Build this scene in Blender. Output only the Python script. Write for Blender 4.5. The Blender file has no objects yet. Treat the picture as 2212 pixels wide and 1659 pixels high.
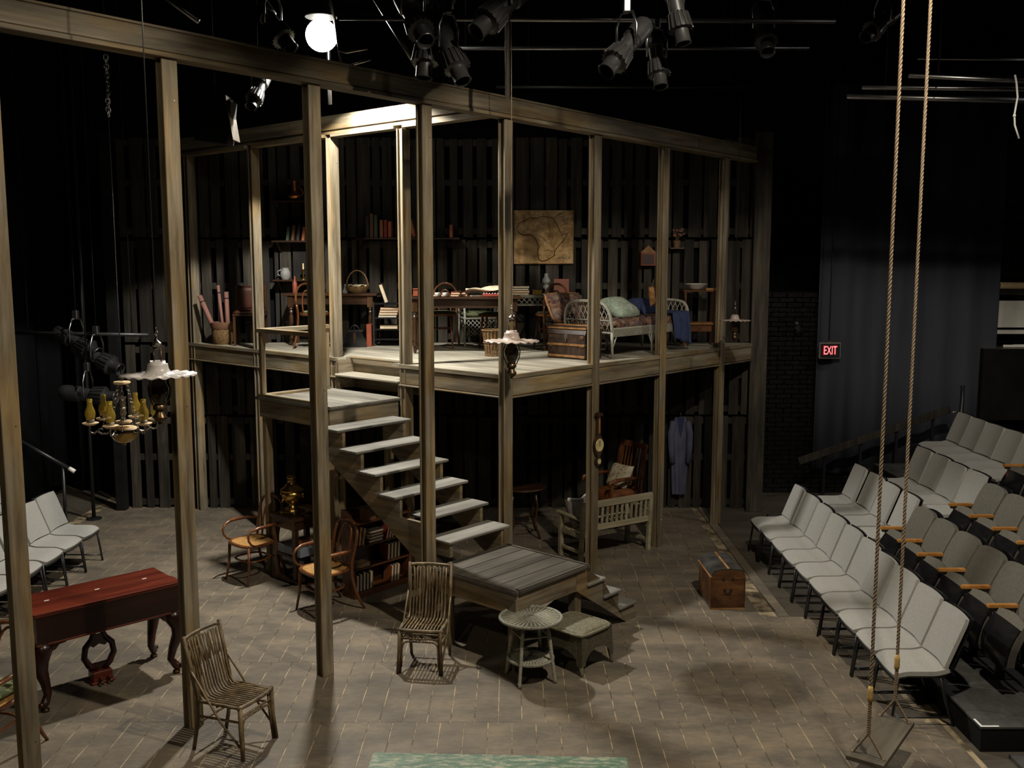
import bpy, bmesh, math, random
from mathutils import Vector, Matrix, Euler
random.seed(7)
PI = math.pi
SC = bpy.context.scene
COL = SC.collection
V = Vector
# ------------------------------------------------------------------ camera, world, lights, exposure
cam_d = bpy.data.cameras.new('camera')
cam_d.sensor_width = 36.0
cam_d.lens = 2130.0 / 2212.0 * 36.0
cam_d.clip_start = 0.1
cam_d.clip_end = 100
cam = bpy.data.objects.new('camera', cam_d)
COL.objects.link(cam)
cam.location = (0, 0, 3.7)
cam.rotation_euler = (PI / 2 - math.atan(267.5 / 2130), 0, 0)
SC.camera = cam
vs = SC.view_settings
vs.view_transform = 'Standard'
vs.look = 'None'
vs.gamma = 1.0
vs.use_curve_mapping = False
vs.exposure = 0.0
wd = bpy.data.worlds.new('dark_house')
SC.world = wd
wd.use_nodes = True
wd.node_tree.nodes['Background'].inputs[0].default_value = (0.8, 0.85, 1.0, 1)
wd.node_tree.nodes['Background'].inputs[1].default_value = 0.0009

def lamp(name, kind, loc, power, color, radius, target=None, angle=None, blend=0.3):
    d = bpy.data.lights.new(name, kind)
    d.energy = power
    d.color = color
    d.shadow_soft_size = radius
    if kind == 'SPOT':
        d.spot_size = math.radians(angle)
        d.spot_blend = blend
    o = bpy.data.objects.new(name, d)
    COL.objects.link(o)
    o.location = loc
    if target is not None:
        o.rotation_euler = (V(target) - V(loc)).to_track_quat('-Z', 'Y').to_euler()
    return o
lamp('key_light', 'SPOT', (2.37, 4.96, 7.2), 1250, (1.0, 0.90, 0.72), 0.10, (2.37, 5.0, 0.0), 149, 0.13)
lamp('side_light', 'SPOT', (7.2, 10.4, 6.2), 190, (1.0, 0.95, 0.88), 0.1, (4.6, 10.2, 0.0), 134, 0.4)
lamp('work_lamp_beam', 'SPOT', (-2.05, 11.0, 5.92), 1700, (1.0, 0.97, 0.88), 0.11, (-2.05, 10.95, 0.0), 127, 0.08)
lamp('front_light', 'SPOT', (-2.2, 1.8, 6.2), 190, (1.0, 0.86, 0.60), 0.15, (-2.2, 1.95, 0.0), 161, 0.05)
WORK_STRENGTH = 34

# ------------------------------------------------------------------ materials (procedural)
MATS = {}
def _m(name):
    m = bpy.data.materials.new(name)
    m.use_nodes = True
    nt = m.node_tree
    return m, nt, nt.nodes['Principled BSDF']
def _n(nt, t, **kw):
    n = nt.nodes.new(t)
    for k, v in kw.items():
        setattr(n, k, v)
    return n
def coords(nt, world=False):
    if world:
        g = _n(nt, 'ShaderNodeNewGeometry')
        return g.outputs['Position']
    tc = _n(nt, 'ShaderNodeTexCoord')
    oi = _n(nt, 'ShaderNodeObjectInfo')
    mul = _n(nt, 'ShaderNodeMath', operation='MULTIPLY')
    mul.inputs[1].default_value = 37.0
    nt.links.new(oi.outputs['Random'], mul.inputs[0])
    add = _n(nt, 'ShaderNodeVectorMath', operation='ADD')
    nt.links.new(tc.outputs['Object'], add.inputs[0])
    nt.links.new(mul.outputs[0], add.inputs[1])
    return add.outputs[0]
def ramp(nt, fac, stops):
    r = _n(nt, 'ShaderNodeValToRGB')
    e = r.color_ramp.elements
    while len(e) < len(stops):
        e.new(0.5)
    for i, (p, c) in enumerate(stops):
        e[i].position = p
        e[i].color = (c[0], c[1], c[2], 1)
    nt.links.new(fac, r.inputs[0])
    return r.outputs[0]
def noise(nt, co, scale=(1, 1, 1), s=5.0, detail=4, rough=0.6, dist=0.0):
    mp = _n(nt, 'ShaderNodeMapping')
    mp.inputs['Scale'].default_value = scale
    nt.links.new(co, mp.inputs['Vector'])
    n = _n(nt, 'ShaderNodeTexNoise')
    n.inputs['Scale'].default_value = s
    n.inputs['Detail'].default_value = detail
    n.inputs['Roughness'].default_value = rough
    n.inputs['Distortion'].default_value = dist
    nt.links.new(mp.outputs[0], n.inputs['Vector'])
    return n.outputs['Fac']
def mixc(nt, a, b, fac, mode='MIX'):
    m = _n(nt, 'ShaderNodeMix', data_type='RGBA', blend_type=mode)
    if isinstance(fac, float):
        m.inputs[0].default_value = fac
    else:
        nt.links.new(fac, m.inputs[0])
    nt.links.new(a, m.inputs[6])
    if isinstance(b, tuple):
        m.inputs[7].default_value = (*b, 1)
    else:
        nt.links.new(b, m.inputs[7])
    return m.outputs[2]
def bump(nt, b, h, strength=0.3, dist=0.01):
    bp = _n(nt, 'ShaderNodeBump')
    bp.inputs['Strength'].default_value = strength
    bp.inputs['Distance'].default_value = dist
    nt.links.new(h, bp.inputs['Height'])
    nt.links.new(bp.outputs[0], b.inputs['Normal'])
def wood(name, dark, mid, light, ax='z', s=14.0, rough=0.6, var=0.25, st=0.07, spec=0.35, world=False, bmp=0.25, warm=False):
    m, nt, b = _m(name)
    co = coords(nt, world)
    sc = {'x': (st, 1, 1), 'y': (1, st, 1), 'z': (1, 1, st)}[ax]
    f = noise(nt, co, sc, s, 6, 0.65, 0.4)
    c = ramp(nt, f, [(0.28, dark), (0.5, mid), (0.72, light)])
    f2 = noise(nt, co, tuple(0.35 if q < 1 else 1 for q in sc), 2.2, 3, 0.5)
    c = mixc(nt, c, ramp(nt, f2, [(0.3, tuple(x * 0.55 for x in mid)), (0.65, (1, 1, 1))]), 0.6, 'MULTIPLY')
    if warm:
        f3 = noise(nt, co, tuple(0.5 if q < 1 else 2.2 for q in sc), 2.6, 3, 0.5)
        c = mixc(nt, c, ramp(nt, f3, [(0.46, (1, 1, 1)), (0.64, (1.0, 0.82, 0.52))]), 0.9, 'MULTIPLY')
    if not world:
        oi = _n(nt, 'ShaderNodeObjectInfo')
        v = ramp(nt, oi.outputs['Random'], [(0, (1 - var,) * 3), (1, (1, 1, 1))])
        c = mixc(nt, c, v, 1.0, 'MULTIPLY')
    nt.links.new(c, b.inputs['Base Color'])
    b.inputs['Roughness'].default_value = rough
    b.inputs['Specular IOR Level'].default_value = spec
    bump(nt, b, f, bmp, 0.006)
    return m
def plain(name, col, rough=0.5, metal=0.0, var=0.2, s=9.0, spec=0.4, bmp=0.0, emit=None, alpha=1.0, trans=0.0, sc=(1, 1, 1)):
    m, nt, b = _m(name)
    co = coords(nt)
    f = noise(nt, co, sc, s, 5, 0.6)
    c = ramp(nt, f, [(0.3, tuple(x * (1 - var) for x in col)), (0.7, tuple(min(1, x * (1 + var)) for x in col))])
    nt.links.new(c, b.inputs['Base Color'])
    b.inputs['Roughness'].default_value = rough
    b.inputs['Metallic'].default_value = metal
    b.inputs['Specular IOR Level'].default_value = spec
    b.inputs['Alpha'].default_value = alpha
    b.inputs['Transmission Weight'].default_value = trans
    if bmp:
        bump(nt, b, f, bmp, 0.004)
    if emit:
        b.inputs['Emission Color'].default_value = (*emit[0], 1)
        b.inputs['Emission Strength'].default_value = emit[1]
    return m
def patches(name, cols, s=9.0, rough=0.9, bmp=0.1):
    """woven or printed cloth: voronoi cells in several colours"""
    m, nt, b = _m(name)
    co = coords(nt)
    vo = _n(nt, 'ShaderNodeTexVoronoi')
    vo.inputs['Scale'].default_value = s
    nt.links.new(co, vo.inputs['Vector'])
    sp = _n(nt, 'ShaderNodeSeparateColor')
    nt.links.new(vo.outputs['Color'], sp.inputs[0])
    st = [(i / max(1, len(cols) - 1), c) for i, c in enumerate(cols)]
    c = ramp(nt, sp.outputs[0], st)
    f = noise(nt, co, (1, 1, 1), s * 3, 3)
    c = mixc(nt, c, ramp(nt, f, [(0.35, (0.5, 0.5, 0.5)), (0.65, (1, 1, 1))]), 0.7, 'MULTIPLY')
    nt.links.new(c, b.inputs['Base Color'])
    b.inputs['Roughness'].default_value = rough
    bump(nt, b, f, bmp, 0.004)
    return m
TIMBER = ((0.095, 0.075, 0.05), (0.25, 0.205, 0.14), (0.40, 0.335, 0.235))
M = dict(
    timber=wood('weathered_timber', *TIMBER, ax='z', s=16, rough=0.62, warm=True),
    timber_x=wood('weathered_timber_lengthwise', *TIMBER, ax='x', s=16, rough=0.62, warm=True),
    timber_y=wood('weathered_timber_crosswise', *TIMBER, ax='y', s=16, rough=0.62, warm=True),
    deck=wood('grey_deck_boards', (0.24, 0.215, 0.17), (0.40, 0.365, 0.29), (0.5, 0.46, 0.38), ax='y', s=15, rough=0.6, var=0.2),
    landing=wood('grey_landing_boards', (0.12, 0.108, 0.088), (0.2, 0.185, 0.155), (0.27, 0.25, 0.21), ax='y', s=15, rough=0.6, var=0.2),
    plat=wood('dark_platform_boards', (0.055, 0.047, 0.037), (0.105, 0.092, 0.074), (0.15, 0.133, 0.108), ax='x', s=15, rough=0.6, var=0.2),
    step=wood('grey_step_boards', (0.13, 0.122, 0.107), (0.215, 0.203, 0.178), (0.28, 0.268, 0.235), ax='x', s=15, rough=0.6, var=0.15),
    pallet=wood('grey_pallet_slats', (0.016, 0.0125, 0.009), (0.050, 0.041, 0.030), (0.098, 0.082, 0.060), ax='z', s=18, rough=0.8, var=0.6),
    brown=wood('dark_brown_wood', (0.018, 0.008, 0.004), (0.05, 0.022, 0.01), (0.10, 0.045, 0.02), ax='x', s=12, rough=0.35, var=0.1, spec=0.5, bmp=0.05),
    brown_z=wood('dark_brown_turned_wood', (0.02, 0.009, 0.005), (0.055, 0.024, 0.011), (0.11, 0.05, 0.022), ax='z', s=12, rough=0.3, var=0.1, spec=0.5, bmp=0.05),
    case=wood('reddish_bookcase_wood', (0.05, 0.016, 0.006), (0.13, 0.045, 0.014), (0.2, 0.075, 0.025), ax='x', s=10, rough=0.4, var=0.1, bmp=0.05),
    mahogany=wood('red_mahogany', (0.03, 0.005, 0.003), (0.12, 0.018, 0.008), (0.21, 0.042, 0.018), ax='x', s=9, rough=0.3, var=0.05, spec=0.5, bmp=0.04),
    mahogany_shaded=wood('shaded_mahogany', (0.012, 0.003, 0.002), (0.032, 0.007, 0.004), (0.06, 0.014, 0.008), ax='x', s=9, rough=0.3, var=0.05, spec=0.5, bmp=0.04),  # darker copy of the lid wood, shade on case and legs put into colour
    bent=wood('steam_bent_beech', (0.075, 0.024, 0.009), (0.17, 0.060, 0.020), (0.26, 0.105, 0.04), ax='z', s=7, rough=0.28, var=0.1, spec=0.55, bmp=0.03),
    cane=patches('woven_cane', [(0.30, 0.14, 0.035), (0.42, 0.22, 0.06), (0.5, 0.28, 0.09)], 60, 0.6, 0.2),
    rattan=wood('aged_rattan', (0.045, 0.03, 0.018), (0.20, 0.135, 0.065), (0.40, 0.30, 0.18), ax='z', s=12, rough=0.5, var=0.35, st=0.5, bmp=0.1),
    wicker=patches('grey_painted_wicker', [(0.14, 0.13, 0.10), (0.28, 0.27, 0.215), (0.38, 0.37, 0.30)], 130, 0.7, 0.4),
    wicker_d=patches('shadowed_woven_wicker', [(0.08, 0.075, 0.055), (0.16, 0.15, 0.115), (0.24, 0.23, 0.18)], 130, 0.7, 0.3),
    pale_straw=plain('pale_straw_spokes', (0.40, 0.385, 0.31), 0.7, 0, 0.25, 40),
    wicker2=patches('pale_wicker', [(0.22, 0.21, 0.17), (0.36, 0.345, 0.28), (0.42, 0.41, 0.35)], 130, 0.7, 0.3),
    olive_wicker=patches('olive_brown_wicker', [(0.09, 0.078, 0.045), (0.18, 0.16, 0.10), (0.27, 0.245, 0.165)], 130, 0.7, 0.4),
    shaded_leather=plain('shaded_oxblood_leather', (0.06, 0.018, 0.01), 0.4, 0, 0.3, 6, 0.5, 0.1),  # leather darkened to stand in for weak light on the left deck
    leather=plain('brown_leather', (0.15, 0.05, 0.016), 0.4, 0, 0.4, 6, 0.5, 0.1),
    blackm=plain('black_painted_metal', (0.012, 0.012, 0.013), 0.38, 0.0, 0.3, 12, 0.5),
    blackp=plain('glossy_black_plastic', (0.008, 0.008, 0.009), 0.16, 0, 0.2, 10, 0.6),
    blackw=plain('flat_black_paint', (0.006, 0.0057, 0.0055), 0.85, 0, 0.5, 3, 0.2),
    riserm=plain('worn_black_riser', (0.055, 0.054, 0.052), 0.6, 0, 0.5, 4, 0.35),
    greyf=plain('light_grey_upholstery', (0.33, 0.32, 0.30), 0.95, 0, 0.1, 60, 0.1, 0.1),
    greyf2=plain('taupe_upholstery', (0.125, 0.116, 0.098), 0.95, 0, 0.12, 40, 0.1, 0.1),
    greyp=plain('grey_panel', (0.22, 0.21, 0.2), 0.6, 0, 0.1, 9),
    oak=wood('golden_oak', (0.36, 0.15, 0.03), (0.5, 0.23, 0.055), (0.6, 0.3, 0.09), ax='x', s=9, rough=0.4, var=0.1, bmp=0.03),
    curtain=plain('dark_blue_grey_cloth', (0.05, 0.052, 0.066), 0.95, 0, 0.25, 1.4, 0.1, 0, sc=(2, 2, 0.2)),
    blackcloth=plain('black_cloth', (0.006, 0.006, 0.007), 0.95, 0, 0.3, 2, 0.1, 0, sc=(2, 2, 0.2)),
    dial=plain('gilt_dial', (0.55, 0.46, 0.22), 0.3, 0, 0.1, 8, 0.6),
    brass=plain('aged_brass', (0.42, 0.27, 0.08), 0.3, 1.0, 0.25, 8),
    bronze=plain('dark_bronze', (0.10, 0.065, 0.035), 0.35, 0.9, 0.3, 14),
    silver=plain('tarnished_metal', (0.33, 0.30, 0.27), 0.32, 1.0, 0.3, 16),
    steel=plain('galvanised_steel', (0.30, 0.30, 0.31), 0.32, 1.0, 0.2, 10),
    fixture=plain('dark_fixture_metal', (0.03, 0.0295, 0.03), 0.36, 0.3, 0.25, 9, 0.5),
    shade=plain('frosted_pleated_glass', (0.52, 0.48, 0.46), 0.35, 0, 0.12, 18, 0.5, 0.05),
    pinkshade=plain('rosy_pleated_glass', (0.42, 0.335, 0.29), 0.35, 0, 0.12, 18, 0.5, 0.05),
    amber=plain('amber_glass', (0.36, 0.25, 0.035), 0.08, 0, 0.15, 6, 0.7, alpha=0.62),
    smoke=plain('dark_amber_glass', (0.030, 0.016, 0.004), 0.08, 0, 0.2, 6, 0.7, alpha=0.88),
    glass=plain('clear_glass', (0.75, 0.8, 0.8), 0.05, 0, 0.05, 5, 0.7, alpha=0.28),
    bowl=plain('amber_bowl_glass', (0.46, 0.30, 0.06), 0.2, 0, 0.3, 6, 0.6),
    cream=plain('cream_disc', (0.80, 0.60, 0.36), 0.4, 0, 0.06, 8),
    white=plain('white_paint', (0.75, 0.74, 0.70), 0.5, 0, 0.06, 8),
    tape=plain('white_tape', (0.85, 0.86, 0.84), 0.5, 0, 0.03, 8),
    paper=plain('aged_paper', (0.62, 0.52, 0.36), 0.85, 0, 0.12, 12),
    bluepaper=plain('blue_grey_paper', (0.20, 0.22, 0.27), 0.7, 0, 0.15, 6),
    rope=plain('hemp_rope', (0.24, 0.18, 0.125), 0.9, 0, 0.25, 50, 0.1),
    twine=plain('tan_whipping_twine', (0.5, 0.33, 0.12), 0.9, 0, 0.3, 60, 0.1, 0.2),
    swing=wood('grey_swing_board', (0.10, 0.085, 0.065), (0.17, 0.145, 0.11), (0.24, 0.21, 0.16), ax='x', s=9, rough=0.6, var=0.05),
    trunk=wood('worn_brown_trunk', (0.03, 0.012, 0.006), (0.11, 0.045, 0.016), (0.2, 0.09, 0.035), ax='x', s=8, rough=0.45, st=0.5, var=0.05),
    trunk_top=plain('black_canvas_lid', (0.035, 0.033, 0.03), 0.45, 0, 0.7, 6, 0.5, 0.1),
    trunk_d=plain('scuffed_black_trunk', (0.035, 0.018, 0.010), 0.5, 0, 0.7, 14, 0.4, 0.1),
    slat=wood('tan_trunk_slats', (0.12, 0.04, 0.012), (0.36, 0.18, 0.06), (0.5, 0.3, 0.12), ax='x', s=12, rough=0.45, st=0.3, var=0.1),
    floral=patches('floral_upholstery', [(0.06, 0.02, 0.02), (0.16, 0.07, 0.05), (0.24, 0.13, 0.07), (0.08, 0.06, 0.10), (0.34, 0.24, 0.14)], 26, 0.95),
    green=patches('green_woven_seat', [(0.06, 0.08, 0.03), (0.16, 0.18, 0.08), (0.26, 0.27, 0.14)], 30, 0.95),
    pale_green=patches('pale_green_cotton', [(0.34, 0.42, 0.33), (0.42, 0.5, 0.40), (0.5, 0.55, 0.46)], 10, 0.95, 0.05),
    cream_cloth=patches('cream_patterned_cotton', [(0.5, 0.42, 0.28), (0.62, 0.55, 0.4), (0.3, 0.2, 0.12)], 30, 0.95),
    grey_pillow=patches('grey_pillow_cloth', [(0.15, 0.13, 0.115), (0.2, 0.175, 0.155)], 12, 0.95, 0.05),
    blue=plain('dark_blue_blanket', (0.035, 0.045, 0.10), 0.95, 0, 0.25, 6, 0.1, 0.1),
    bluecoat=plain('slate_blue_coat', (0.085, 0.088, 0.135), 0.95, 0, 0.2, 5, 0.1, 0.1),
    bench=wood('pale_garden_bench', (0.22, 0.19, 0.12), (0.34, 0.30, 0.20), (0.44, 0.39, 0.27), ax='x', s=12, rough=0.6, var=0.15),
    red=plain('rust_red_paint', (0.20, 0.045, 0.018), 0.5, 0, 0.2, 6),
    orange=plain('safety_orange', (0.85, 0.10, 0.015), 0.45, 0, 0.08, 6),
    basket=patches('straw_basket', [(0.09, 0.045, 0.014), (0.17, 0.09, 0.03), (0.24, 0.135, 0.05)], 60, 0.8, 0.4),
    pink=plain('pinkish_paper_roll', (0.24, 0.11, 0.085), 0.8, 0, 0.1, 6),
    copper=plain('copper', (0.5, 0.18, 0.07), 0.35, 0.8, 0.2, 6),
)
for k, c in dict(book_red=(0.22, 0.03, 0.02), book_rust=(0.30, 0.09, 0.03), book_green=(0.05, 0.08, 0.05), book_blue=(0.06, 0.07, 0.12), book_brown=(0.13, 0.06, 0.03), book_tan=(0.34, 0.22, 0.1), book_dark=(0.03, 0.025, 0.022)).items():
    M[k] = plain(k.replace('book_', '') + '_book_cloth', c, 0.7, 0, 0.15, 20)

# ------------------------------------------------------------------ mesh building
class B:
    def __init__(s):
        s.bm = bmesh.new()
    def faces(s, vs, fs):
        v = [s.bm.verts.new(p) for p in vs]
        for f in fs:
            try:
                s.bm.faces.new([v[i] for i in f])
            except ValueError:
                pass
        return v
    def box(s, x0, x1, y0, y1, z0, z1, mat=None, bev=0.0, seg=1):
        p = [V((x, y, z)) for x in (x0, x1) for y in (y0, y1) for z in (z0, z1)]
        if mat is not None:
            p = [mat @ q for q in p]
        v = s.faces(p, [(0, 1, 3, 2), (4, 6, 7, 5), (0, 4, 5, 1), (2, 3, 7, 6), (0, 2, 6, 4), (1, 5, 7, 3)])
        if bev:
            es = list({e for q in v for e in q.link_edges})
            bmesh.ops.bevel(s.bm, geom=es, offset=bev, segments=seg, affect='EDGES', clamp_overlap=True)
        return s
    def bar(s, p0, p1, w, h, up=(0, 0, 1), bev=0.0):
        """rectangular bar from p0 to p1, w across, h along up"""
        p0, p1 = V(p0), V(p1)
        d = p1 - p0
        L = d.length
        d.normalize()
        u = V(up)
        x = d.cross(u)
        if x.length < 1e-4:
            x = V((1, 0, 0))
        x.normalize()
        u = x.cross(d)
        mt = Matrix.Translation(p0) @ Matrix((x, d, u)).transposed().to_4x4()
        return s.box(-w / 2, w / 2, 0, L, -h / 2, h / 2, mt, bev)
    def tube(s, pts, r, n=6, closed=False, cap=True):
        pts = [V(p) for p in pts]
        N = len(pts)
        rr = r if isinstance(r, (list, tuple)) else [r] * N
        rings = []
        prev = None
        for i, p in enumerate(pts):
            a = pts[(i - 1) % N] if (closed or i > 0) else p
            b = pts[(i + 1) % N] if (closed or i < N - 1) else p
            t = (b - a)
            if t.length < 1e-9:
                t = V((0, 0, 1))
            t.normalize()
            if prev is None:
                x = t.orthogonal().normalized()
            else:
                x = prev - t * prev.dot(t)
                if x.length < 1e-6:
                    x = t.orthogonal()
                x.normalize()
            prev = x
            y = t.cross(x)
            rings.append([s.bm.verts.new(p + (x * math.cos(2 * PI * k / n) + y * math.sin(2 * PI * k / n)) * rr[i]) for k in range(n)])
        for i in range(N if closed else N - 1):
            A, Bq = rings[i], rings[(i + 1) % N]
            for k in range(n):
                try:
                    s.bm.faces.new((A[k], A[(k + 1) % n], Bq[(k + 1) % n], Bq[k]))
                except ValueError:
                    pass
        if cap and not closed:
            s.bm.faces.new(rings[0][::-1])
            s.bm.faces.new(rings[-1])
        return s
    def lathe(s, prof, n=20, mat=None, wave=None, closed=False):
        """profile of (r, z) around z; wave(a, r) gives a dz, dr"""
        rings = []
        for r, z in prof:
            ring = []
            for k in range(n):
                a = 2 * PI * k / n
                dz = dr = 0
                if wave:
                    dz, dr = wave(a, r)
                p = V(((r + dr) * math.cos(a), (r + dr) * math.sin(a), z + dz))
                ring.append(s.bm.verts.new(mat @ p if mat is not None else p))
            rings.append(ring)
        m = len(rings)
        for i in range(m if closed else m - 1):
            A, Bq = rings[i], rings[(i + 1) % m]
            for k in range(n):
                s.bm.faces.new((A[k], A[(k + 1) % n], Bq[(k + 1) % n], Bq[k]))
        if not closed:
            if prof[0][0] > 1e-4:
                s.bm.faces.new(rings[0][::-1])
            if prof[-1][0] > 1e-4:
                s.bm.faces.new(rings[-1])
        return s
    def prism(s, poly, t0, t1, mat=None):
        """polygon in xy extruded along z from t0 to t1"""
        n = len(poly)
        p = [V((x, y, t0)) for x, y in poly] + [V((x, y, t1)) for x, y in poly]
        if mat is not None:
            p = [mat @ q for q in p]
        s.faces(p, [tuple(range(n))[::-1], tuple(range(n, 2 * n))] + [(i, (i + 1) % n, n + (i + 1) % n, n + i) for i in range(n)])
        return s
    def sheet(s, fn, nu, nv, thick=0.0):
        g = [[V(fn(i / nu, j / nv)) for j in range(nv + 1)] for i in range(nu + 1)]
        if thick:
            nr = [[None] * (nv + 1) for _ in range(nu + 1)]
            for i in range(nu + 1):
                for j in range(nv + 1):
                    du = g[min(i + 1, nu)][j] - g[max(i - 1, 0)][j]
                    dv = g[i][min(j + 1, nv)] - g[i][max(j - 1, 0)]
                    q = du.cross(dv)
                    nr[i][j] = q.normalized() if q.length > 1e-12 else V((0, 0, 1))
        a = [[s.bm.verts.new(p) for p in row] for row in g]
        for i in range(nu):
            for j in range(nv):
                s.bm.faces.new((a[i][j], a[i + 1][j], a[i + 1][j + 1], a[i][j + 1]))
        if thick:
            b = [[s.bm.verts.new(g[i][j] - nr[i][j] * thick) for j in range(nv + 1)] for i in range(nu + 1)]
            for i in range(nu):
                for j in range(nv):
                    s.bm.faces.new((b[i][j], b[i][j + 1], b[i + 1][j + 1], b[i + 1][j]))
            for i in range(nu):
                s.bm.faces.new((a[i][0], b[i][0], b[i + 1][0], a[i + 1][0]))
                s.bm.faces.new((a[i][nv], a[i + 1][nv], b[i + 1][nv], b[i][nv]))
            for j in range(nv):
                s.bm.faces.new((a[0][j], a[0][j + 1], b[0][j + 1], b[0][j]))
                s.bm.faces.new((a[nu][j], b[nu][j], b[nu][j + 1], a[nu][j + 1]))
        return s
    def pillow(s, w, d, h, mat=None, n=14, e=0.55, crease=0.0):
        """cushion: w by d outline (rounded corners), h thick in the middle"""
        for sg in (1, -1):
            g = []
            for i in range(n + 1):
                row = []
                for j in range(n + 1):
                    x, y = -1 + 2 * i / n, -1 + 2 * j / n
                    t = max(0, (1 - x ** 4)) ** e * max(0, (1 - y ** 4)) ** e
                    cx = x * (1 - 0.06 * (1 - y * y)) * w / 2
                    cy = y * (1 - 0.06 * (1 - x * x)) * d / 2
                    z = sg * t * h / 2 + crease * math.sin(7 * x + 3 * y) * t
                    p = V((cx, cy, z))
                    row.append(s.bm.verts.new(mat @ p if mat is not None else p))
                g.append(row)
            for i in range(n):
                for j in range(n):
                    f = (g[i][j], g[i + 1][j], g[i + 1][j + 1], g[i][j + 1])
                    s.bm.faces.new(f if sg > 0 else f[::-1])
        bmesh.ops.remove_doubles(s.bm, verts=s.bm.verts, dist=0.0004)
        return s
    def ball(s, c, r, n=10):
        rx, ry, rz = r if isinstance(r, (tuple, list)) else (r, r, r)
        m = Matrix.Translation(c) @ Matrix.Diagonal((rx, ry, rz, 1))
        bmesh.ops.create_uvsphere(s.bm, u_segments=n, v_segments=max(5, n // 2 + 1), radius=1, matrix=m)
        return s
    def mesh(s, name, mat, smooth=False):
        me = bpy.data.meshes.new(name)
        bmesh.ops.recalc_face_normals(s.bm, faces=s.bm.faces)
        s.bm.to_mesh(me)
        s.bm.free()
        me.materials.append(mat)
        if smooth:
            me.polygons.foreach_set('use_smooth', [True] * len(me.polygons))
            if smooth != 'all':
                me.set_sharp_from_angle(angle=math.radians(42))
        return me
    def obj(s, name, mat, parent=None, smooth=False, **kw):
        o = bpy.data.objects.new(name, s.mesh(name, M[mat] if isinstance(mat, str) else mat, smooth))
        COL.objects.link(o)
        if parent is not None:
            o.parent = parent
        for k, v in kw.items():
            o[k] = v
        return o
def put(name, me, parent=None, loc=(0, 0, 0), rotz=0.0, rot=None, **kw):
    o = bpy.data.objects.new(name, me)
    COL.objects.link(o)
    if parent is not None:
        o.parent = parent
    o.location = loc
    o.rotation_euler = rot if rot else (0, 0, rotz)
    for k, v in kw.items():
        o[k] = v
    return o
def thing(name, label, cat, loc=(0, 0, 0), rotz=0.0, group=None):
    o = bpy.data.objects.new(name, None)
    o.empty_display_size = 0.1
    COL.objects.link(o)
    o.location = loc
    o.rotation_euler = (0, 0, rotz)
    o['label'] = label
    o['category'] = cat
    if group:
        o['group'] = group
    return o
def tag(o, label, cat, group=None):
    o['label'] = label
    o['category'] = cat
    if group:
        o['group'] = group
    return o
def struct(o):
    o['kind'] = 'structure'
    return o
def dup(root, loc, rotz, label, group=None):
    r = root.copy()
    COL.objects.link(r)
    r.location = loc
    r.rotation_euler = (0, 0, rotz)
    r['label'] = label
    if group:
        r['group'] = group
    for ch in list(root.children):
        c = ch.copy()
        COL.objects.link(c)
        c.parent = r
        for g in list(ch.children):
            d = g.copy()
            COL.objects.link(d)
            d.parent = c
    return r
def face(fx, fy):
    """rotation that turns a thing's front (local -y) towards (fx, fy)"""
    return math.atan2(fy, fx) + PI / 2
def arc(c, r, a0, a1, n, plane='xz', ry=None):
    out = []
    for i in range(n + 1):
        a = a0 + (a1 - a0) * i / n
        p, q = r * math.cos(a), (ry or r) * math.sin(a)
        out.append(V(c) + (V((p, 0, q)) if plane == 'xz' else V((p, q, 0)) if plane == 'xy' else V((0, p, q))))
    return out
def bez(p0, p1, p2, p3, n=8):
    p0, p1, p2, p3 = map(V, (p0, p1, p2, p3))
    return [(1 - t) ** 3 * p0 + 3 * (1 - t) ** 2 * t * p1 + 3 * (1 - t) * t * t * p2 + t ** 3 * p3 for t in [i / n for i in range(n + 1)]]
def text_mesh(txt, size, depth, mat):
    cu = bpy.data.curves.new('lettering', 'FONT')
    cu.body = txt
    cu.size = size
    cu.extrude = depth
    cu.align_x = 'CENTER'
    cu.align_y = 'CENTER'
    o = bpy.data.objects.new('lettering', cu)
    COL.objects.link(o)
    bpy.context.view_layer.update()
    me = bpy.data.meshes.new_from_object(o.evaluated_get(bpy.context.evaluated_depsgraph_get()))
    bpy.data.objects.remove(o)
    me.materials.clear()
    me.materials.append(mat)
    return me
ORD = ['first', 'second', 'third', 'fourth', 'fifth', 'sixth', 'seventh', 'eighth', 'ninth', 'tenth', 'eleventh', 'twelfth']
# the set's own frame: x runs along the line of posts to the right and back, y to the left and back
CX, CY, ANG = -0.054, 10.318, math.radians(48.4)
CA, SA = math.cos(ANG), math.sin(ANG)
def wl(a, b, z=0.0):
    return (CX + a * CA - b * SA, CY + a * SA + b * CA, z)
DZ = 2.5          # upper deck
WALL_Y = 14.5     # pallet wall
# ------------------------------------------------------------------ room shell
def slab(name, x0, x1, y0, y1, z0, z1, mat):
    return struct(B().box(x0, x1, y0, y1, z0, z1).obj(name, mat))
m, nt, b = _m('dark_stage_floor')
co = coords(nt, True)
f = noise(nt, co, (0.5, 1.5, 1), 1.6, 6, 0.7)
c = ramp(nt, f, [(0.3, (0.045, 0.036, 0.026)), (0.7, (0.105, 0.09, 0.07))])
nt.links.new(c, b.inputs['Base Color'])
b.inputs['Roughness'].default_value = 0.6
M['floor_base'] = m
m, nt, b = _m('painted_stage_planks')
co = coords(nt, True)
f1 = noise(nt, co, (1.0, 1.9, 1), 1.5, 5, 0.65, 0.3)
f2 = noise(nt, co, (1.2, 3.2, 1), 9, 8, 0.78, 0.5)
f3 = noise(nt, co, (1, 1, 1), 38, 3, 0.7)
c = ramp(nt, f1, [(0.28, (0.105, 0.092, 0.076)), (0.5, (0.172, 0.145, 0.110)), (0.70, (0.255, 0.205, 0.145))])
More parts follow.
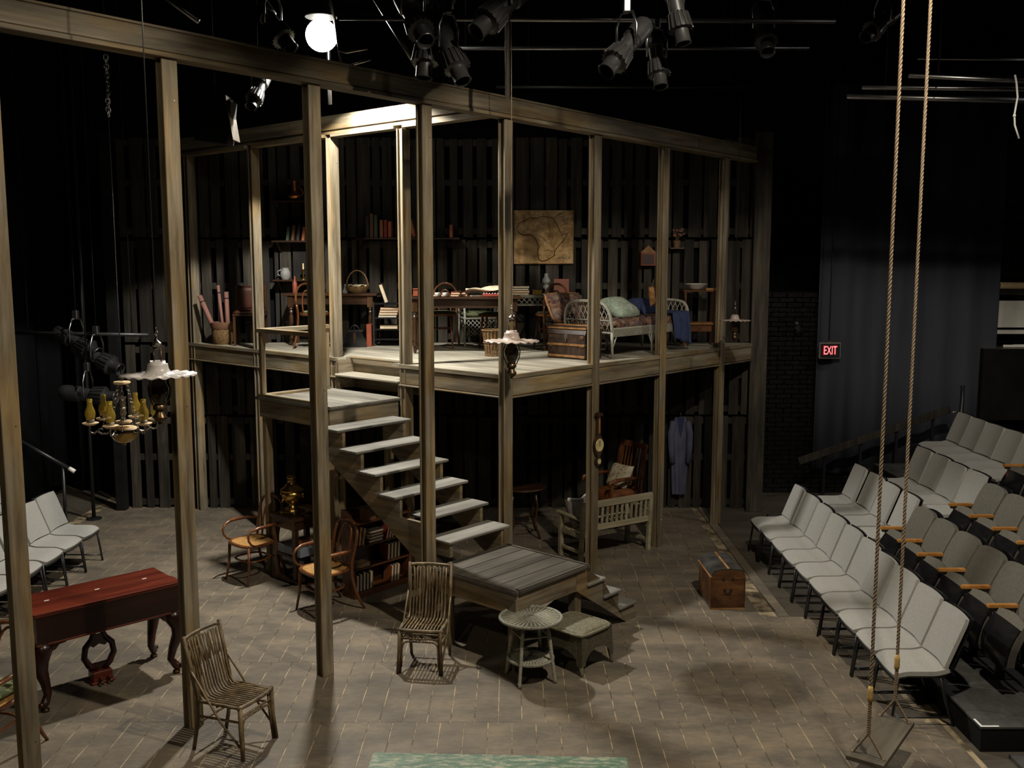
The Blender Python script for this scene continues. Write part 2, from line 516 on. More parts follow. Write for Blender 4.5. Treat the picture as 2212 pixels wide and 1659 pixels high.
c = mixc(nt, c, ramp(nt, f2, [(0.32, (0.62, 0.62, 0.66)), (0.66, (1.1, 1.06, 1.0))]), 0.75, 'MULTIPLY')
c = mixc(nt, c, ramp(nt, f3, [(0.70, (0, 0, 0)), (0.78, (0.12, 0.11, 0.09))]), 0.5, 'ADD')
oi = _n(nt, 'ShaderNodeObjectInfo')
c = mixc(nt, c, ramp(nt, oi.outputs['Random'], [(0, (0.9, 0.9, 0.92)), (1, (1, 1, 1))]), 1.0, 'MULTIPLY')
nt.links.new(c, b.inputs['Base Color'])
b.inputs['Roughness'].default_value = 0.5
b.inputs['Specular IOR Level'].default_value = 0.35
bump(nt, b, f2, 0.15, 0.004)
M['plank'] = m
m, nt, b = _m('raw_lit_groove_wood')
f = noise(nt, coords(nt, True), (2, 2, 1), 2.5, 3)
c = ramp(nt, f, [(0.40, (0.09, 0.07, 0.045)), (0.60, (0.40, 0.315, 0.20))])  # raw wood tan, lightened to stand in for light on groove edges
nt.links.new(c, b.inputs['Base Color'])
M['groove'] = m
floor = slab('floor', -9, 10, 3.5, 18, -0.3, -0.03, 'floor_base')
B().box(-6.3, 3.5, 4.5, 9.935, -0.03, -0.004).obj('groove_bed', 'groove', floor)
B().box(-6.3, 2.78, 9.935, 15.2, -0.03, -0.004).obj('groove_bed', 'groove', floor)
B().box(2.78, 3.5, 9.935, 15.2, -0.03, -0.006).obj('side_floor', 'floor_base', floor)
B().box(3.5, 9, 3.6, 17, -0.03, -0.002).obj('side_floor', 'floor_base', floor)
B().box(-9, -6.3, 3.6, 17, -0.03, -0.002).obj('side_floor', 'floor_base', floor)
B().box(-6.3, 3.5, 15.2, 17, -0.03, -0.002).obj('rear_floor', 'floor_base', floor)
# planks: rows of grooved boards, each row shifted against the next
SP = 0.192
ROWS = []
for k in range(-2, 7):
    y0 = 7.557 + 1.19 * k
    ph = {0: -1.456, -1: -1.536, 1: -1.972, -2: -1.49, 2: -1.42, 3: -1.60, 4: -1.36, 5: -1.52, 6: -1.4}[k]
    x1 = 3.5 if y0 < 9.5 else 2.78
    n0 = math.ceil((-6.25 - ph) / SP)
    n1 = math.floor((x1 - ph) / SP)
    for i in range(n0, n1):
        ROWS.append((ph + (i + 0.5) * SP, y0 + 0.595, k))
plank_me = B().box(-SP / 2 + 0.005, SP / 2 - 0.005, -0.5938, 0.5938, -0.028, 0.0, None, 0.0015).mesh('plank', M['plank'])
def vis(x, y):
    return abs(x) < 0.54 * y
near = sorted([p for p in ROWS if vis(p[0], p[1])], key=lambda p: p[1])
seen = set()
for x, y, k in near[:300]:
    put('plank', plank_me, floor, (x, y, 0))
    seen.add((x, y))
bb = B()
for x, y, k in ROWS:
    if (x, y) not in seen:
        bb.box(x - SP / 2 + 0.005, x + SP / 2 - 0.005, y - 0.5938, y + 0.5938, -0.028, 0.0)
bb.obj('far_planks', 'plank', floor, kind='stuff')
edge = B().box(2.79, 2.90, 9.93, 15.0, -0.02, 0.004).obj('edge_board', 'plank', floor)
for i in range(9):
    B().box(2.92, 3.50, 9.95 + i * 0.56, 9.95 + i * 0.56 + 0.54, -0.02, -0.002).obj('side_board', 'floor_base', floor)
slab('wall_back', -9, 10, 17.2, 17.4, 0, 7.9, 'blackw')
slab('wall_left', -7.9, -7.7, 3.5, 17.3, 0, 7.9, 'blackw')
slab('wall_right', 9.3, 9.5, 3.5, 17.3, 0, 7.9, 'blackw')
slab('ceiling', -9, 10, 3.5, 17.4, 7.8, 8.0, 'blackw')
struct(B().box(-7.7, -7.55, 9, 17.2, 2.38, 2.45).obj('trim_1', 'timber_y'))

# dark brickwork at the back right
m, nt, b = _m('glossy_black_brick')
f = noise(nt, coords(nt), (1, 1, 1), 22, 4)
nt.links.new(ramp(nt, f, [(0.4, (0.003, 0.003, 0.003)), (0.75, (0.012, 0.011, 0.010))]), b.inputs['Base Color'])
b.inputs['Roughness'].default_value = 0.25
bump(nt, b, f, 0.6, 0.01)
M['brick'] = m
bw = struct(B().box(3.7, 5.4, 15.55, 15.7, 0, 3.2).obj('wall_brick', 'blackw'))
brick_me = B().box(-0.118, 0.118, -0.05, 0.05, -0.034, 0.034, None, 0.006).mesh('brick', M['brick'])
nb = 0
for r in range(42):
    for i in range(7):
        x = 3.82 + i * 0.245 + (0.12 if r % 2 else 0)
        if x < 5.3 and nb < 296:
            put('brick', brick_me, bw, (x, 15.53 + random.uniform(-0.008, 0.008), 0.04 + r * 0.076), rot=(0, random.uniform(-0.02, 0.02), random.uniform(-0.04, 0.04)))
            nb += 1

# ------------------------------------------------------------------ pallet wall behind the set
ROWH = [(0.0, 1.40, 'floor row'), (1.42, 2.46, 'row under the deck'), (2.5, 4.0, 'row just above the deck'), (4.03, 5.45, 'top row')]
xs = [-5.72, -4.55, -3.4, -2.25, -1.1, 0.04, 1.2, 2.33, 3.62]
rnd = random.Random(3)
for ri, (z0, z1, rn) in enumerate(ROWH):
    for ci in range(8):
        x0, x1 = xs[ci] + 0.012, xs[ci + 1] - 0.012
        w = x1 - x0
        t = thing('pallet', 'weathered grey pallet of upright slats, %s, %s from the left' % (rn, ORD[ci]), 'pallet', (x0, WALL_Y, z0), 0, 'pallets lining the back wall')
        x = 0.0
        while x < w - 0.05:
            pw = rnd.choice([0.11, 0.14, 0.16, 0.19])
            if w - x - pw < 0.09:
                pw = w - x
            pw = min(pw, w - x)
            top = z1 - z0 - rnd.choice([0, 0, 0.01, 0.02])
            B().box(x, x + pw, rnd.uniform(-0.004, 0.004), 0.022, 0, top, None, 0.003).obj('slat', 'pallet', t)
            x += pw + rnd.choice([0.03, 0.045, 0.06, 0.08])
        for zz in (0.04, (z1 - z0) * 0.52, z1 - z0 - 0.12):
            B().box(0, w, 0.026, 0.075, zz, zz + 0.09).obj('stringer', 'pallet', t)
tag(B().box(-5.75, 3.66, WALL_Y + 0.14, WALL_Y + 0.16, 0, 5.6).obj('backing_cloth', 'blackcloth'), 'black cloth hung behind the slatted pallet wall', 'backdrop')

# ------------------------------------------------------------------ timber posts and beams
def post(a, b, z0, z1, label, group, w=0.124, d=0.058):
    t = thing('timber_post', label, 'post', wl(a, b, z0), ANG, group)
    h = z1 - z0
    B().box(-w / 2 + 0.026, w / 2 - 0.026, -d / 2, d / 2, 0, h, None, 0.003).obj('post_core', 'timber', t)
    for s in (-1, 1):
        B().box(-w / 2, w / 2, s * (d / 2 + 0.009) - 0.009, s * (d / 2 + 0.009) + 0.009, 0, h, None, 0.003).obj('face_board', 'timber', t)
    for zz in (0.35, h * 0.5, h - 0.3):
        B().lathe([(0.007, 0), (0.005, 0.003), (0.0, 0.004)], 6, Matrix.Translation((0.03, -d / 2 - 0.018, zz)) @ Matrix.Rotation(PI / 2, 4, 'X')).obj('nail_head', 'silver', t)
    return t
def btop(a):
    return 5.168 - 0.0115 * (a + 3.75)     # underside of the long beam, measured along it
PG = 'posts carrying the long top beam'
PA = [-5.03, -3.76, -2.45, -1.16, -0.02, 1.51, 2.93, 4.42]
PL = ['nearest timber post at the far left edge, beside the piano',
      'tall timber post between the piano and the left rattan chair',
      'tall timber post in front of the right cane armchair',
      'timber post standing in front of the stair treads',
      'timber post at the front corner of the raised deck',
      'timber post with the barometer, left of the slatted bench',
      'timber post at the right end of the slatted bench',
      'timber post nearest the right end of the deck']
for a, l in zip(PA, PL):
    post(a, 0.0, 0, btop(a), l, PG)
PG2 = 'posts along the left edge of the deck'
for b, z1, l in ((1.60, 5.17, 'timber post right of the top step, along the deck edge'), (2.88, 5.17, 'timber post left of the top step, lit by the work lamp'),
                 (4.55, 5.17, 'timber post left of the landing, behind the guard rail'), (6.15, 5.17, 'dim timber post at the left end of the deck against the pallets')):
    post(0.03, b, 0, z1, l, PG2, 0.124, 0.06)
t = thing('corner_post', 'dim brown post closing the right end of the pallet wall', 'post', (3.58, 14.32, 0))
B().box(-0.1, 0.1, -0.05, 0.1, 0, 5.5, None, 0.004).obj('post_core', 'pallet', t)
B().box(-0.12, 0.12, -0.07, -0.05, 0, 5.5, None, 0.003).obj('face_board', 'pallet', t)
t = thing('corner_post', 'black painted post closing the left end of the pallet wall', 'post', (-5.82, 14.4, 0))
B().box(-0.07, 0.07, -0.07, 0.07, 0, 5.5, None, 0.004).obj('post_core', 'blackw', t)

# long top beam over the posts
t = thing('top_beam', 'long timber beam running over the front posts from upper left to right', 'beam', wl(-3.75, 0, 5.168), ANG)
t.rotation_euler = Euler((0, math.atan(0.0115), ANG))
B().box(-4.2, 8.95, -0.065, 0.06, 0.042, 0.195, None, 0.004).obj('beam_board', 'timber_x', t)
B().box(-4.2, 8.95, -0.055, 0.05, 0.034, 0.042).obj('shadow_gap', 'timber_x', t)
B().box(-4.2, 8.95, -0.08, 0.075, 0.0, 0.034, None, 0.004).obj('lower_strip', 'timber_x', t)
B().box(-4.2, 8.95, -0.075, 0.07, 0.195, 0.215, None, 0.004).obj('cap_strip', 'timber_x', t)
# second beam, over the left edge of the deck
t = thing('side_beam', 'shorter timber beam glaring under the work lamp above the deck edge', 'beam', wl(0.02, 0, 5.17), ANG)
B().box(-0.06, 0.05, 0.5, 6.4, 0.085, 0.255, None, 0.004).obj('beam_board', 'timber_y', t)
B().box(-0.04, 0.04, 0.5, 6.4, 0.04, 0.085).obj('shadow_gap', 'timber_y', t)
for b0, b1 in ((0.3, 1.53), (1.67, 2.81), (2.95, 4.48), (4.62, 6.4)):
    B().box(-0.075, 0.06, b0, b1, 0.0, 0.04, None, 0.003).obj('lower_strip', 'timber_y', t)

# ------------------------------------------------------------------ upper deck
t = thing('raised_deck', 'raised wooden deck of grey boards carrying the study furniture', 'deck', wl(0, 0, 0), ANG)
def yend(a):
    return (WALL_Y - 0.05 - CY - a * SA) / CA
a = 0.0
while a < 5.55:
    a1 = a + 0.138
    segs = [(0.0, yend(a1))]
    if a < 0.2:
        segs = [(0.0, 1.655), (2.825, yend(a1))]
    for b0, b1 in segs:
        if b1 - b0 > 0.05:
            B().prism([(a + 0.004, b0), (a1 - 0.004, b0), (a1 - 0.004, min(b1, yend(a1 - 0.003))), (a + 0.004, min(b1 + 0.15, yend(a + 0.003)))], DZ - 0.028, DZ).obj('deck_board', 'deck', t)
    a = a1
aE = 5.5
for (x0, x1, y0, y1, nm) in ((-0.005, aE, -0.035, 0.0, 'x'), (-0.035, 0.0, -0.035, 1.66, 'y'), (-0.035, 0.0, 2.82, 6.35, 'y')):
    mt = 'timber_x' if nm == 'x' else 'timber_y'
    ex = -0.018
    B().box(x0, x1, y0, y1, DZ - 0.045, DZ + 0.002, None, 0.003).obj('top_strip', mt, t)
    if nm == 'x':
        B().box(x0, x1, y0 + 0.012, y1 + 0.01, DZ - 0.225, DZ - 0.047, None, 0.003).obj('fascia_board', mt, t)
        B().box(x0 - 0.02, x1, y0 - 0.005, y1 + 0.03, DZ - 0.25, DZ - 0.232, None, 0.003).obj('bottom_strip', mt, t)
    else:
        B().box(x0 + 0.012, x1 + 0.01, y0, y1, DZ - 0.225, DZ - 0.047, None, 0.003).obj('fascia_board', mt, t)
        B().box(x0 - 0.005, x1 + 0.03, y0, y1, DZ - 0.25, DZ - 0.232, None, 0.003).obj('bottom_strip', mt, t)
for k in range(1, 9):
    aa = k * 0.62
    if yend(aa) > 0.3:
        B().box(aa - 0.02, aa + 0.02, 0.05, yend(aa) - 0.08, DZ - 0.22, DZ - 0.03).obj('joist', 'blackw', t)
B().box(0.19, 0.225, 1.655, 2.825, DZ - 0.028, DZ + 0.006, None, 0.012).obj('nosing', 'timber_y', t)
B().box(0.25, 0.27, 1.64, 2.84, 2.11, DZ - 0.03).obj('riser_board', 'timber_y', t)
for bq in (1.635, 2.82):
    B().box(-0.02, 0.26, bq, bq + 0.025, 2.13, DZ - 0.03).obj('cheek_board', 'timber_x', t)
# step between landing and deck
B().box(-0.06, 0.26, 1.66, 2.82, 2.275, 2.305, None, 0.008).obj('step_tread', 'deck', t)
for bb_ in (1.68, 2.80):
    B().box(-0.02, 0.24, bb_ - 0.015, bb_ + 0.015, 2.12, 2.275).obj('step_support', 'timber_y', t)

# ------------------------------------------------------------------ landing with guard rail
LZ = 2.115
t = thing('landing', 'small raised landing at the top of the open stairs', 'landing', wl(0, 0, 0), ANG)
a = -1.07
while a < -0.15:
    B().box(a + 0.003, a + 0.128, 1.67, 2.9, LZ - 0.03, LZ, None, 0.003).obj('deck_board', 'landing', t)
    a += 0.131
for q in ((-1.13, -1.07, 1.60, 2.96), (-1.13, -0.05, 1.60, 1.67), (-1.13, -0.05, 2.90, 2.96)):
    B().box(*q, LZ - 0.032, LZ + 0.002, None, 0.008, 2).obj('rim_board', 'landing', t)
B().box(-1.09, -1.06, 1.66, 2.92, LZ - 0.235, LZ - 0.034).obj('fascia_board', 'timber_y', t)
B().box(-1.06, -0.06, 1.645, 1.675, LZ - 0.235, LZ - 0.034).obj('fascia_board', 'timber_x', t)
B().box(-1.06, -0.06, 2.89, 2.92, LZ - 0.235, LZ - 0.034).obj('fascia_board', 'timber_x', t)
for a, b in ((-1.03, 1.71), (-1.03, 2.86), (-0.14, 1.73), (-0.14, 2.78)):
    g = B().box(a - 0.045, a + 0.045, b - 0.035, b + 0.035, 0, LZ - 0.034, None, 0.003).obj('leg', 'timber', t)
t = thing('guard_rail', 'plain timber guard rail around the left corner of the landing', 'railing', wl(0, 0, LZ), ANG)
RH = 0.80
for a, b in ((-1.05, 2.89), (-1.05, 1.78), (-0.12, 2.89)):
    B().box(a - 0.03, a + 0.03, b - 0.025, b + 0.025, 0.035, RH - 0.05, None, 0.003).obj('rail_post', 'timber', t)
for z, h in ((RH, 0.05), (0.03, 0.035)):
    B().box(-1.09, -1.01, 1.73, 2.94, z - h, z, None, 0.004).obj('top_rail' if z > 0.5 else 'bottom_rail', 'timber_y', t)
    B().box(-1.01, -0.09, 2.85, 2.93, z - h, z, None, 0.004).obj('top_rail' if z > 0.5 else 'bottom_rail', 'timber_x', t)

# ------------------------------------------------------------------ open stairs
RISE = 0.1923
t = thing('staircase', 'straight open staircase of grey treads climbing to the landing', 'staircase', wl(0, 0, 0), ANG)
RUN = 0.298
for k in range(1, 7):
    z = LZ - RISE * k
    bf = 1.27 - RUN * (k - 1)
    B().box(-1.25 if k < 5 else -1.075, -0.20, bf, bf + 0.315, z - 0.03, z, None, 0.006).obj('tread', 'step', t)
def saw(a0, a1, last):
    pts = []
    for k in range(1, last + 1):
        z = LZ - RISE * k - 0.03
        bf = 1.27 - RUN * (k - 1) + 0.025
        pts += [(bf + RUN if k > 1 else 1.64, z), (bf, z)]
    eb = pts[-1][0]
    ez = 1.62 - (1.64 - eb) * 0.604
    pts += [(eb, ez), (1.64, 1.62)]
    mt = Matrix(((0, 0, 1, 0), (1, 0, 0, 0), (0, 1, 0, 0), (0, 0, 0, 1)))
    bmq = B().prism(pts, a0, a1, mt)
    bmesh.ops.triangulate(bmq.bm, faces=[f for f in bmq.bm.faces if len(f.verts) > 4])
    return bmq
saw(-1.17, -1.13, 5).obj('stringer', 'timber_y', t)
saw(-0.31, -0.27, 6).obj('stringer', 'timber_y', t)
B().box(-1.06, -1.02, -0.2, 0.09, 0.80, 0.93).obj('bracket', 'timber_y', t)

# ------------------------------------------------------------------ lower platform with side steps
t = thing('stage_platform', 'low square wooden platform at the foot of the stairs with side steps', 'platform', wl(0, 0, 0), ANG)
PZ = 0.77
b = -1.24
for k in range(5):
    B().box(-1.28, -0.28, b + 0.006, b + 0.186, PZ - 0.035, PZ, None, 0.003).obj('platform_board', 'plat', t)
    b += 0.192
for q in ((-1.33, -1.28, -1.30, -0.22), (-0.28, -0.23, -1.30, -0.22), (-1.28, -0.28, -1.30, -1.24), (-1.28, -0.28, -0.28, -0.22)):
    B().box(*q, PZ - 0.045, PZ + 0.004, None, 0.012, 2).obj('rim_board', 'plat', t)
for q in ((-1.30, -1.27, -1.27, -0.25), (-0.29, -0.26, -1.27, -0.25), (-1.27, -0.29, -1.27, -1.24), (-1.27, -0.29, -0.28, -0.25)):
    B().box(*q, PZ - 0.23, PZ - 0.046).obj('fascia_board', 'timber_y' if q[1] - q[0] < 0.1 else 'timber_x', t)
for a, b in ((-1.22, -1.19), (-0.34, -1.19), (-1.22, -0.33), (-0.34, -0.33)):
    B().box(a - 0.045, a + 0.045, b - 0.045, b + 0.045, 0, PZ - 0.05, None, 0.003).obj('leg', 'timber', t)
for k in range(1, 4):
    z = PZ - RISE * k
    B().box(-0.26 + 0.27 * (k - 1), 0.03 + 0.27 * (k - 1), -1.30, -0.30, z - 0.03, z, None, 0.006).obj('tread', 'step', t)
mt = Matrix(((1, 0, 0, 0), (0, 0, 1, 0), (0, 1, 0, 0), (0, 0, 0, 1)))
pts = [(-0.255, PZ - 0.05), (-0.255, PZ - RISE - 0.03), (0.005, PZ - RISE - 0.03), (0.005, PZ - 2 * RISE - 0.03), (0.275, PZ - 2 * RISE - 0.03), (0.275, PZ - 3 * RISE - 0.03), (0.545, PZ - 3 * RISE - 0.03), (0.6, 0.0), (0.42, 0.0), (-0.42, 0.54), (-0.42, PZ - 0.05)]
for b0 in (-1.275, -0.34):
    q = B().prism(pts, b0, b0 + 0.03, mt)
    bmesh.ops.triangulate(q.bm, faces=[f for f in q.bm.faces if len(f.verts) > 4])
    q.obj('stringer', 'timber_x', t)
# ------------------------------------------------------------------ bentwood chairs
def trapz_ring(r, n=28, k=3.2, wide=1.0, deep=1.0, z=0.0, nar=0.1):
    out = []
    for i in range(n):
        a = 2 * PI * i / n
        c, s_ = math.cos(a), math.sin(a)
        q = (abs(c) ** k + abs(s_) ** k) ** (-1 / k)
        y = r * deep * q * s_
        out.append(V((r * wide * q * c * (1 - nar * y / r), y, z)))
    return out
def bentwood_arm(name, label, group=None, cushion=None):
    """front is -y"""
    t = thing(name, label, 'chair', group=group)
    B().tube(trapz_ring(0.225, z=0.45), 0.019, 8, True).obj('seat_ring', 'bent', t, 'all')
    q = B()
    rg = trapz_ring(0.208, z=0.463)
    c = q.bm.verts.new((0, 0, 0.458))
    vs_ = [q.bm.verts.new(p) for p in rg]
    for i in range(len(vs_)):
        q.bm.faces.new((c, vs_[i], vs_[(i + 1) % len(vs_)]))
    q.obj('cane_seat', 'cane', t)
    if cushion:
        B().pillow(0.42, 0.40, 0.11, Matrix.Translation((0, 0, 0.52)), 10).obj('cushion', cushion, t, 'all')
    for sx in (-1, 1):
        B().tube([(sx * 0.185, -0.19, 0.44), (sx * 0.195, -0.2, 0.22), (sx * 0.215, -0.235, 0.0)], [0.018, 0.016, 0.012], 8).obj('front_leg', 'bent', t, 'all')
        B().tube(bez((sx * 0.235, 0.33, 0.0), (sx * 0.20, 0.22, 0.2), (sx * 0.19, 0.185, 0.40), (sx * 0.20, 0.21, 0.55), 8) + bez((sx * 0.20, 0.21, 0.55), (sx * 0.21, 0.24, 0.68), (sx * 0.22, 0.27, 0.82), (sx * 0.19, 0.285, 0.87), 6)[1:],
                 [0.012] + [0.016] * 14, 8).obj('rear_leg', 'bent', t, 'all')
        B().tube([(sx * 0.20, 0.215, 0.66), (sx * 0.262, 0.12, 0.672), (sx * 0.278, -0.02, 0.675), (sx * 0.272, -0.12, 0.672), (sx * 0.25, -0.20, 0.65), (sx * 0.245, -0.235, 0.60), (sx * 0.245, -0.23, 0.54), (sx * 0.24, -0.19, 0.485), (sx * 0.225, -0.12, 0.45)],
                 [0.014, 0.017, 0.022, 0.02, 0.015, 0.013, 0.013, 0.013, 0.012], 8).obj('arm', 'bent', t, 'all')
    top = bez((-0.19, 0.285, 0.87), (-0.15, 0.30, 0.965), (0.15, 0.30, 0.965), (0.19, 0.285, 0.87), 10)
    B().tube(top, 0.016, 8).obj('top_rail', 'bent', t, 'all')
    inner = bez((-0.085, 0.19, 0.46), (-0.12, 0.23, 0.70), (-0.135, 0.30, 0.90), (0, 0.295, 0.905), 8) + bez((0, 0.295, 0.905), (0.135, 0.30, 0.90), (0.12, 0.23, 0.70), (0.085, 0.19, 0.46), 8)[1:]
    B().tube(inner, 0.012, 8).obj('inner_loop', 'bent', t, 'all')
    B().tube(trapz_ring(0.178, z=0.26, n=22), 0.011, 6, True).obj('stretcher_ring', 'bent', t, 'all')
    return t
a1 = bentwood_arm('bentwood_armchair', 'cane seated bentwood armchair left of the samovar cabinet, under the landing', 'bentwood armchairs on the stage')
a1.location = (-3.02, 11.18, 0)
a1.rotation_euler.z = face(-0.5, -0.6)
a2 = dup(a1, (-1.98, 10.13, 0), face(-0.55, -0.5), 'cane seated bentwood armchair half behind the tall post, next to the low bookcase')
a3 = bentwood_arm('bentwood_armchair', 'bentwood armchair with green cushion, cut off at the left frame edge by the piano', 'bentwood armchairs on the stage', 'green')
a3.location = (-3.92, 7.0, 0)
a3.rotation_euler.z = face(-0.25, -0.95)
def bentwood_side(label, loc, rz, seat='green', first=[None], group='bentwood chairs on the deck'):
    if first[0] is not None:
        return dup(first[0], loc, rz, label)
    t = thing('bentwood_chair', label, 'chair', loc, rz, group)
    B().lathe([(0, 0.445), (0.19, 0.445), (0.205, 0.455), (0.205, 0.478), (0.19, 0.485)], 24).obj('seat_ring', 'bent', t, True)
    B().lathe([(0.0, 0.486), (0.17, 0.486), (0.185, 0.492), (0.17, 0.505), (0.09, 0.513), (0.0, 0.515)], 24).obj('seat_pad', seat, t, True)
    for sx in (-1, 1):
        B().tube([(sx * 0.13, -0.135, 0.45), (sx * 0.145, -0.15, 0.2), (sx * 0.165, -0.18, 0.0)], [0.018, 0.016, 0.012], 8).obj('front_leg', 'bent', t, 'all')
        B().tube(bez((sx * 0.19, 0.26, 0), (sx * 0.16, 0.17, 0.25), (sx * 0.15, 0.15, 0.45), (sx * 0.17, 0.19, 0.60), 8), [0.012] + [0.016] * 8, 8).obj('rear_leg', 'bent', t, 'all')
    B().tube(bez((-0.17, 0.19, 0.60), (-0.22, 0.24, 0.98), (0.22, 0.24, 0.98), (0.17, 0.19, 0.60), 14), 0.015, 8).obj('back_hoop', 'bent', t, 'all')
    B().tube(bez((-0.08, 0.16, 0.47), (-0.13, 0.22, 0.90), (0.13, 0.22, 0.90), (0.08, 0.16, 0.47), 14), 0.011, 8).obj('inner_hoop', 'bent', t, 'all')
    B().tube([(0.135 * math.cos(2 * PI * i / 20), 0.135 * math.sin(2 * PI * i / 20), 0.27) for i in range(20)], 0.010, 6, True).obj('stretcher_ring', 'bent', t, 'all')
    first[0] = t
    return t

# ------------------------------------------------------------------ rattan slat chairs
def rattan_chair(label, loc, rz):
    t = thing('rattan_chair', label, 'chair', loc, rz, 'rattan slat chairs on the stage')
    q = B()
    n = 13
    for i in range(n):
        x = -0.18 + 0.36 * i / (n - 1)
        fan = x * (1.04 + 0.03 * math.sin(i * 2.1))
        pts = [(x, -0.215, 0.402), (x, -0.05, 0.398), (x, 0.08, 0.390), (x, 0.14, 0.40), (x * 1.0, 0.172, 0.44), (x, 0.20, 0.54), (x + 0.008 * math.sin(i * 1.7), 0.235, 0.68), (fan, 0.275, 0.84)]
        B().tube(pts, [0.0085] * 6 + [0.007, 0.006], 6).obj('slat', 'rattan', t, 'all')
    for i in range(8):
        x = -0.17 + 0.34 * i / 7
        B().tube([(x - 0.012, 0.225, 0.64), (x - 0.022, 0.25, 0.74), (x - 0.012, 0.275, 0.825), (x + 0.008, 0.28, 0.845), (x + 0.022, 0.275, 0.82), (x + 0.02, 0.25, 0.74), (x + 0.008, 0.228, 0.65)], 0.005, 5).obj('loop', 'rattan', t, 'all')
    for sx in (-1, 1):
        B().tube([(sx * 0.185, -0.215, 0.40), (sx * 0.19, -0.22, 0.2), (sx * 0.20, -0.24, 0.0)], [0.018, 0.017, 0.016], 8).obj('front_leg', 'rattan', t, 'all')
        B().tube([(sx * 0.165, -0.2, 0.36), (sx * 0.172, -0.205, 0.2), (sx * 0.18, -0.225, 0.0)], 0.010, 6).obj('leg_splint', 'rattan', t, 'all')
        B().tube([(sx * 0.185, 0.235, 0.0), (sx * 0.185, 0.19, 0.22), (sx * 0.188, 0.18, 0.42), (sx * 0.195, 0.225, 0.62), (sx * 0.20, 0.285, 0.88)], [0.015, 0.016, 0.017, 0.016, 0.015], 8).obj('rear_leg', 'rattan', t, 'all')
        B().tube([(sx * 0.202, 0.235, 0.64), (sx * 0.208, 0.08, 0.44), (sx * 0.21, -0.05, 0.27), (sx * 0.20, -0.215, 0.10)], 0.0095, 6).obj('side_brace', 'rattan', t, 'all')
        B().tube([(sx * 0.188, -0.215, 0.40), (sx * 0.197, 0, 0.398), (sx * 0.19, 0.18, 0.39)], 0.013, 6).obj('side_rail', 'rattan', t, 'all')
        B().tube([(sx * 0.19, -0.21, 0.29), (sx * 0.186, 0.19, 0.27)], 0.010, 6).obj('side_stretcher', 'rattan', t, 'all')
    B().tube(bez((-0.205, -0.205, 0.402), (-0.19, -0.245, 0.405), (0.19, -0.245, 0.405), (0.205, -0.205, 0.402), 8), 0.016, 8).obj('front_rail', 'rattan', t, 'all')
    B().tube(bez((-0.205, 0.28, 0.855), (-0.1, 0.315, 0.862), (0.1, 0.315, 0.862), (0.205, 0.28, 0.855), 8), 0.014, 8).obj('top_rail', 'rattan', t, 'all')
    B().tube([(-0.18, -0.215, 0.325), (0.18, -0.215, 0.325)], 0.010, 6).obj('front_stretcher', 'rattan', t, 'all')
    B().tube([(-0.17, -0.225, 0.06)] + bez((-0.165, -0.215, 0.22), (-0.16, -0.21, 0.31), (-0.13, -0.21, 0.295), (0, -0.21, 0.295), 5) + bez((0, -0.21, 0.295), (0.13, -0.21, 0.295), (0.16, -0.21, 0.31), (0.165, -0.215, 0.22), 5)[1:] + [(0.17, -0.225, 0.06)], 0.009, 6).obj('front_hoop', 'rattan', t, 'all')
    B().tube([(-0.19, 0.0, 0.375), (0.19, 0.0, 0.375)], 0.009, 6).obj('seat_crossbar', 'rattan', t, 'all')
    B().tube([(-0.185, 0.2, 0.2), (0.185, 0.2, 0.2)], 0.010, 6).obj('rear_stretcher', 'rattan', t, 'all')
    return t
rc1 = rattan_chair('slatted rattan chair in front of the stage platform, facing forward', (-0.80, 8.71, 0), face(-0.13, -0.99))
rc2 = dup(rc1, (-2.14, 7.21, 0), face(0.92, -0.40), 'slatted rattan chair at the lower left, turned to the right beside a tall post')

# ------------------------------------------------------------------ wicker table and footstool
t = thing('wicker_table', 'round two tier wicker side table in front of the platform', 'table', (0.165, 8.40, 0), 0.35)
def disc(r, z, nm):
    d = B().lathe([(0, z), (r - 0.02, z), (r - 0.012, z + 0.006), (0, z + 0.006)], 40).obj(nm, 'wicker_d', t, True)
    B().tube([(r * math.cos(2 * PI * i / 40), r * math.sin(2 * PI * i / 40), z + 0.007) for i in range(40)], 0.0155, 7, True).obj('braided_rim', 'wicker', d, 'all')
    q = B()
    for i in range(36):
        a = 2 * PI * i / 36
        q.tube([(0.07 * math.cos(a), 0.07 * math.sin(a), z + 0.008), ((r - 0.02) * math.cos(a), (r - 0.02) * math.sin(a), z + 0.008)], [0.0035, 0.0075], 4)
    q.obj('wicker_spokes', 'pale_straw', d, 'all', kind='stuff')
    q = B()
    for j in range(5):
        rr = 0.05 + j * 0.018
        q.tube([(rr * math.cos(2 * PI * i / 30), rr * math.sin(2 * PI * i / 30), z + 0.009) for i in range(30)], 0.006, 4, True)
    q.obj('woven_center', 'wicker', d, 'all')
disc(0.272, 0.56, 'table_top')
disc(0.20, 0.19, 'lower_shelf')
for k in range(4):
    a = PI / 4 + k * PI / 2
    c_, s_ = math.cos(a), math.sin(a)
    B().tube([(0.155 * c_, 0.155 * s_, 0.555), (0.19 * c_, 0.19 * s_, 0.35), (0.235 * c_, 0.235 * s_, 0.03), (0.238 * c_, 0.238 * s_, 0.0)], [0.017, 0.017, 0.016, 0.018], 8).obj('leg', 'wicker2', t, 'all')
    a2_ = a + PI / 2
    B().tube([(0.178 * c_, 0.178 * s_, 0.42), (0.178 * math.cos(a2_), 0.178 * math.sin(a2_), 0.42)], 0.009, 6).obj('stretcher', 'wicker2', t, 'all')
t = thing('wicker_footstool', 'square woven wicker footstool behind the round table', 'footstool', (0.60, 8.76, 0), math.radians(47))
W2, D2 = 0.22, 0.235
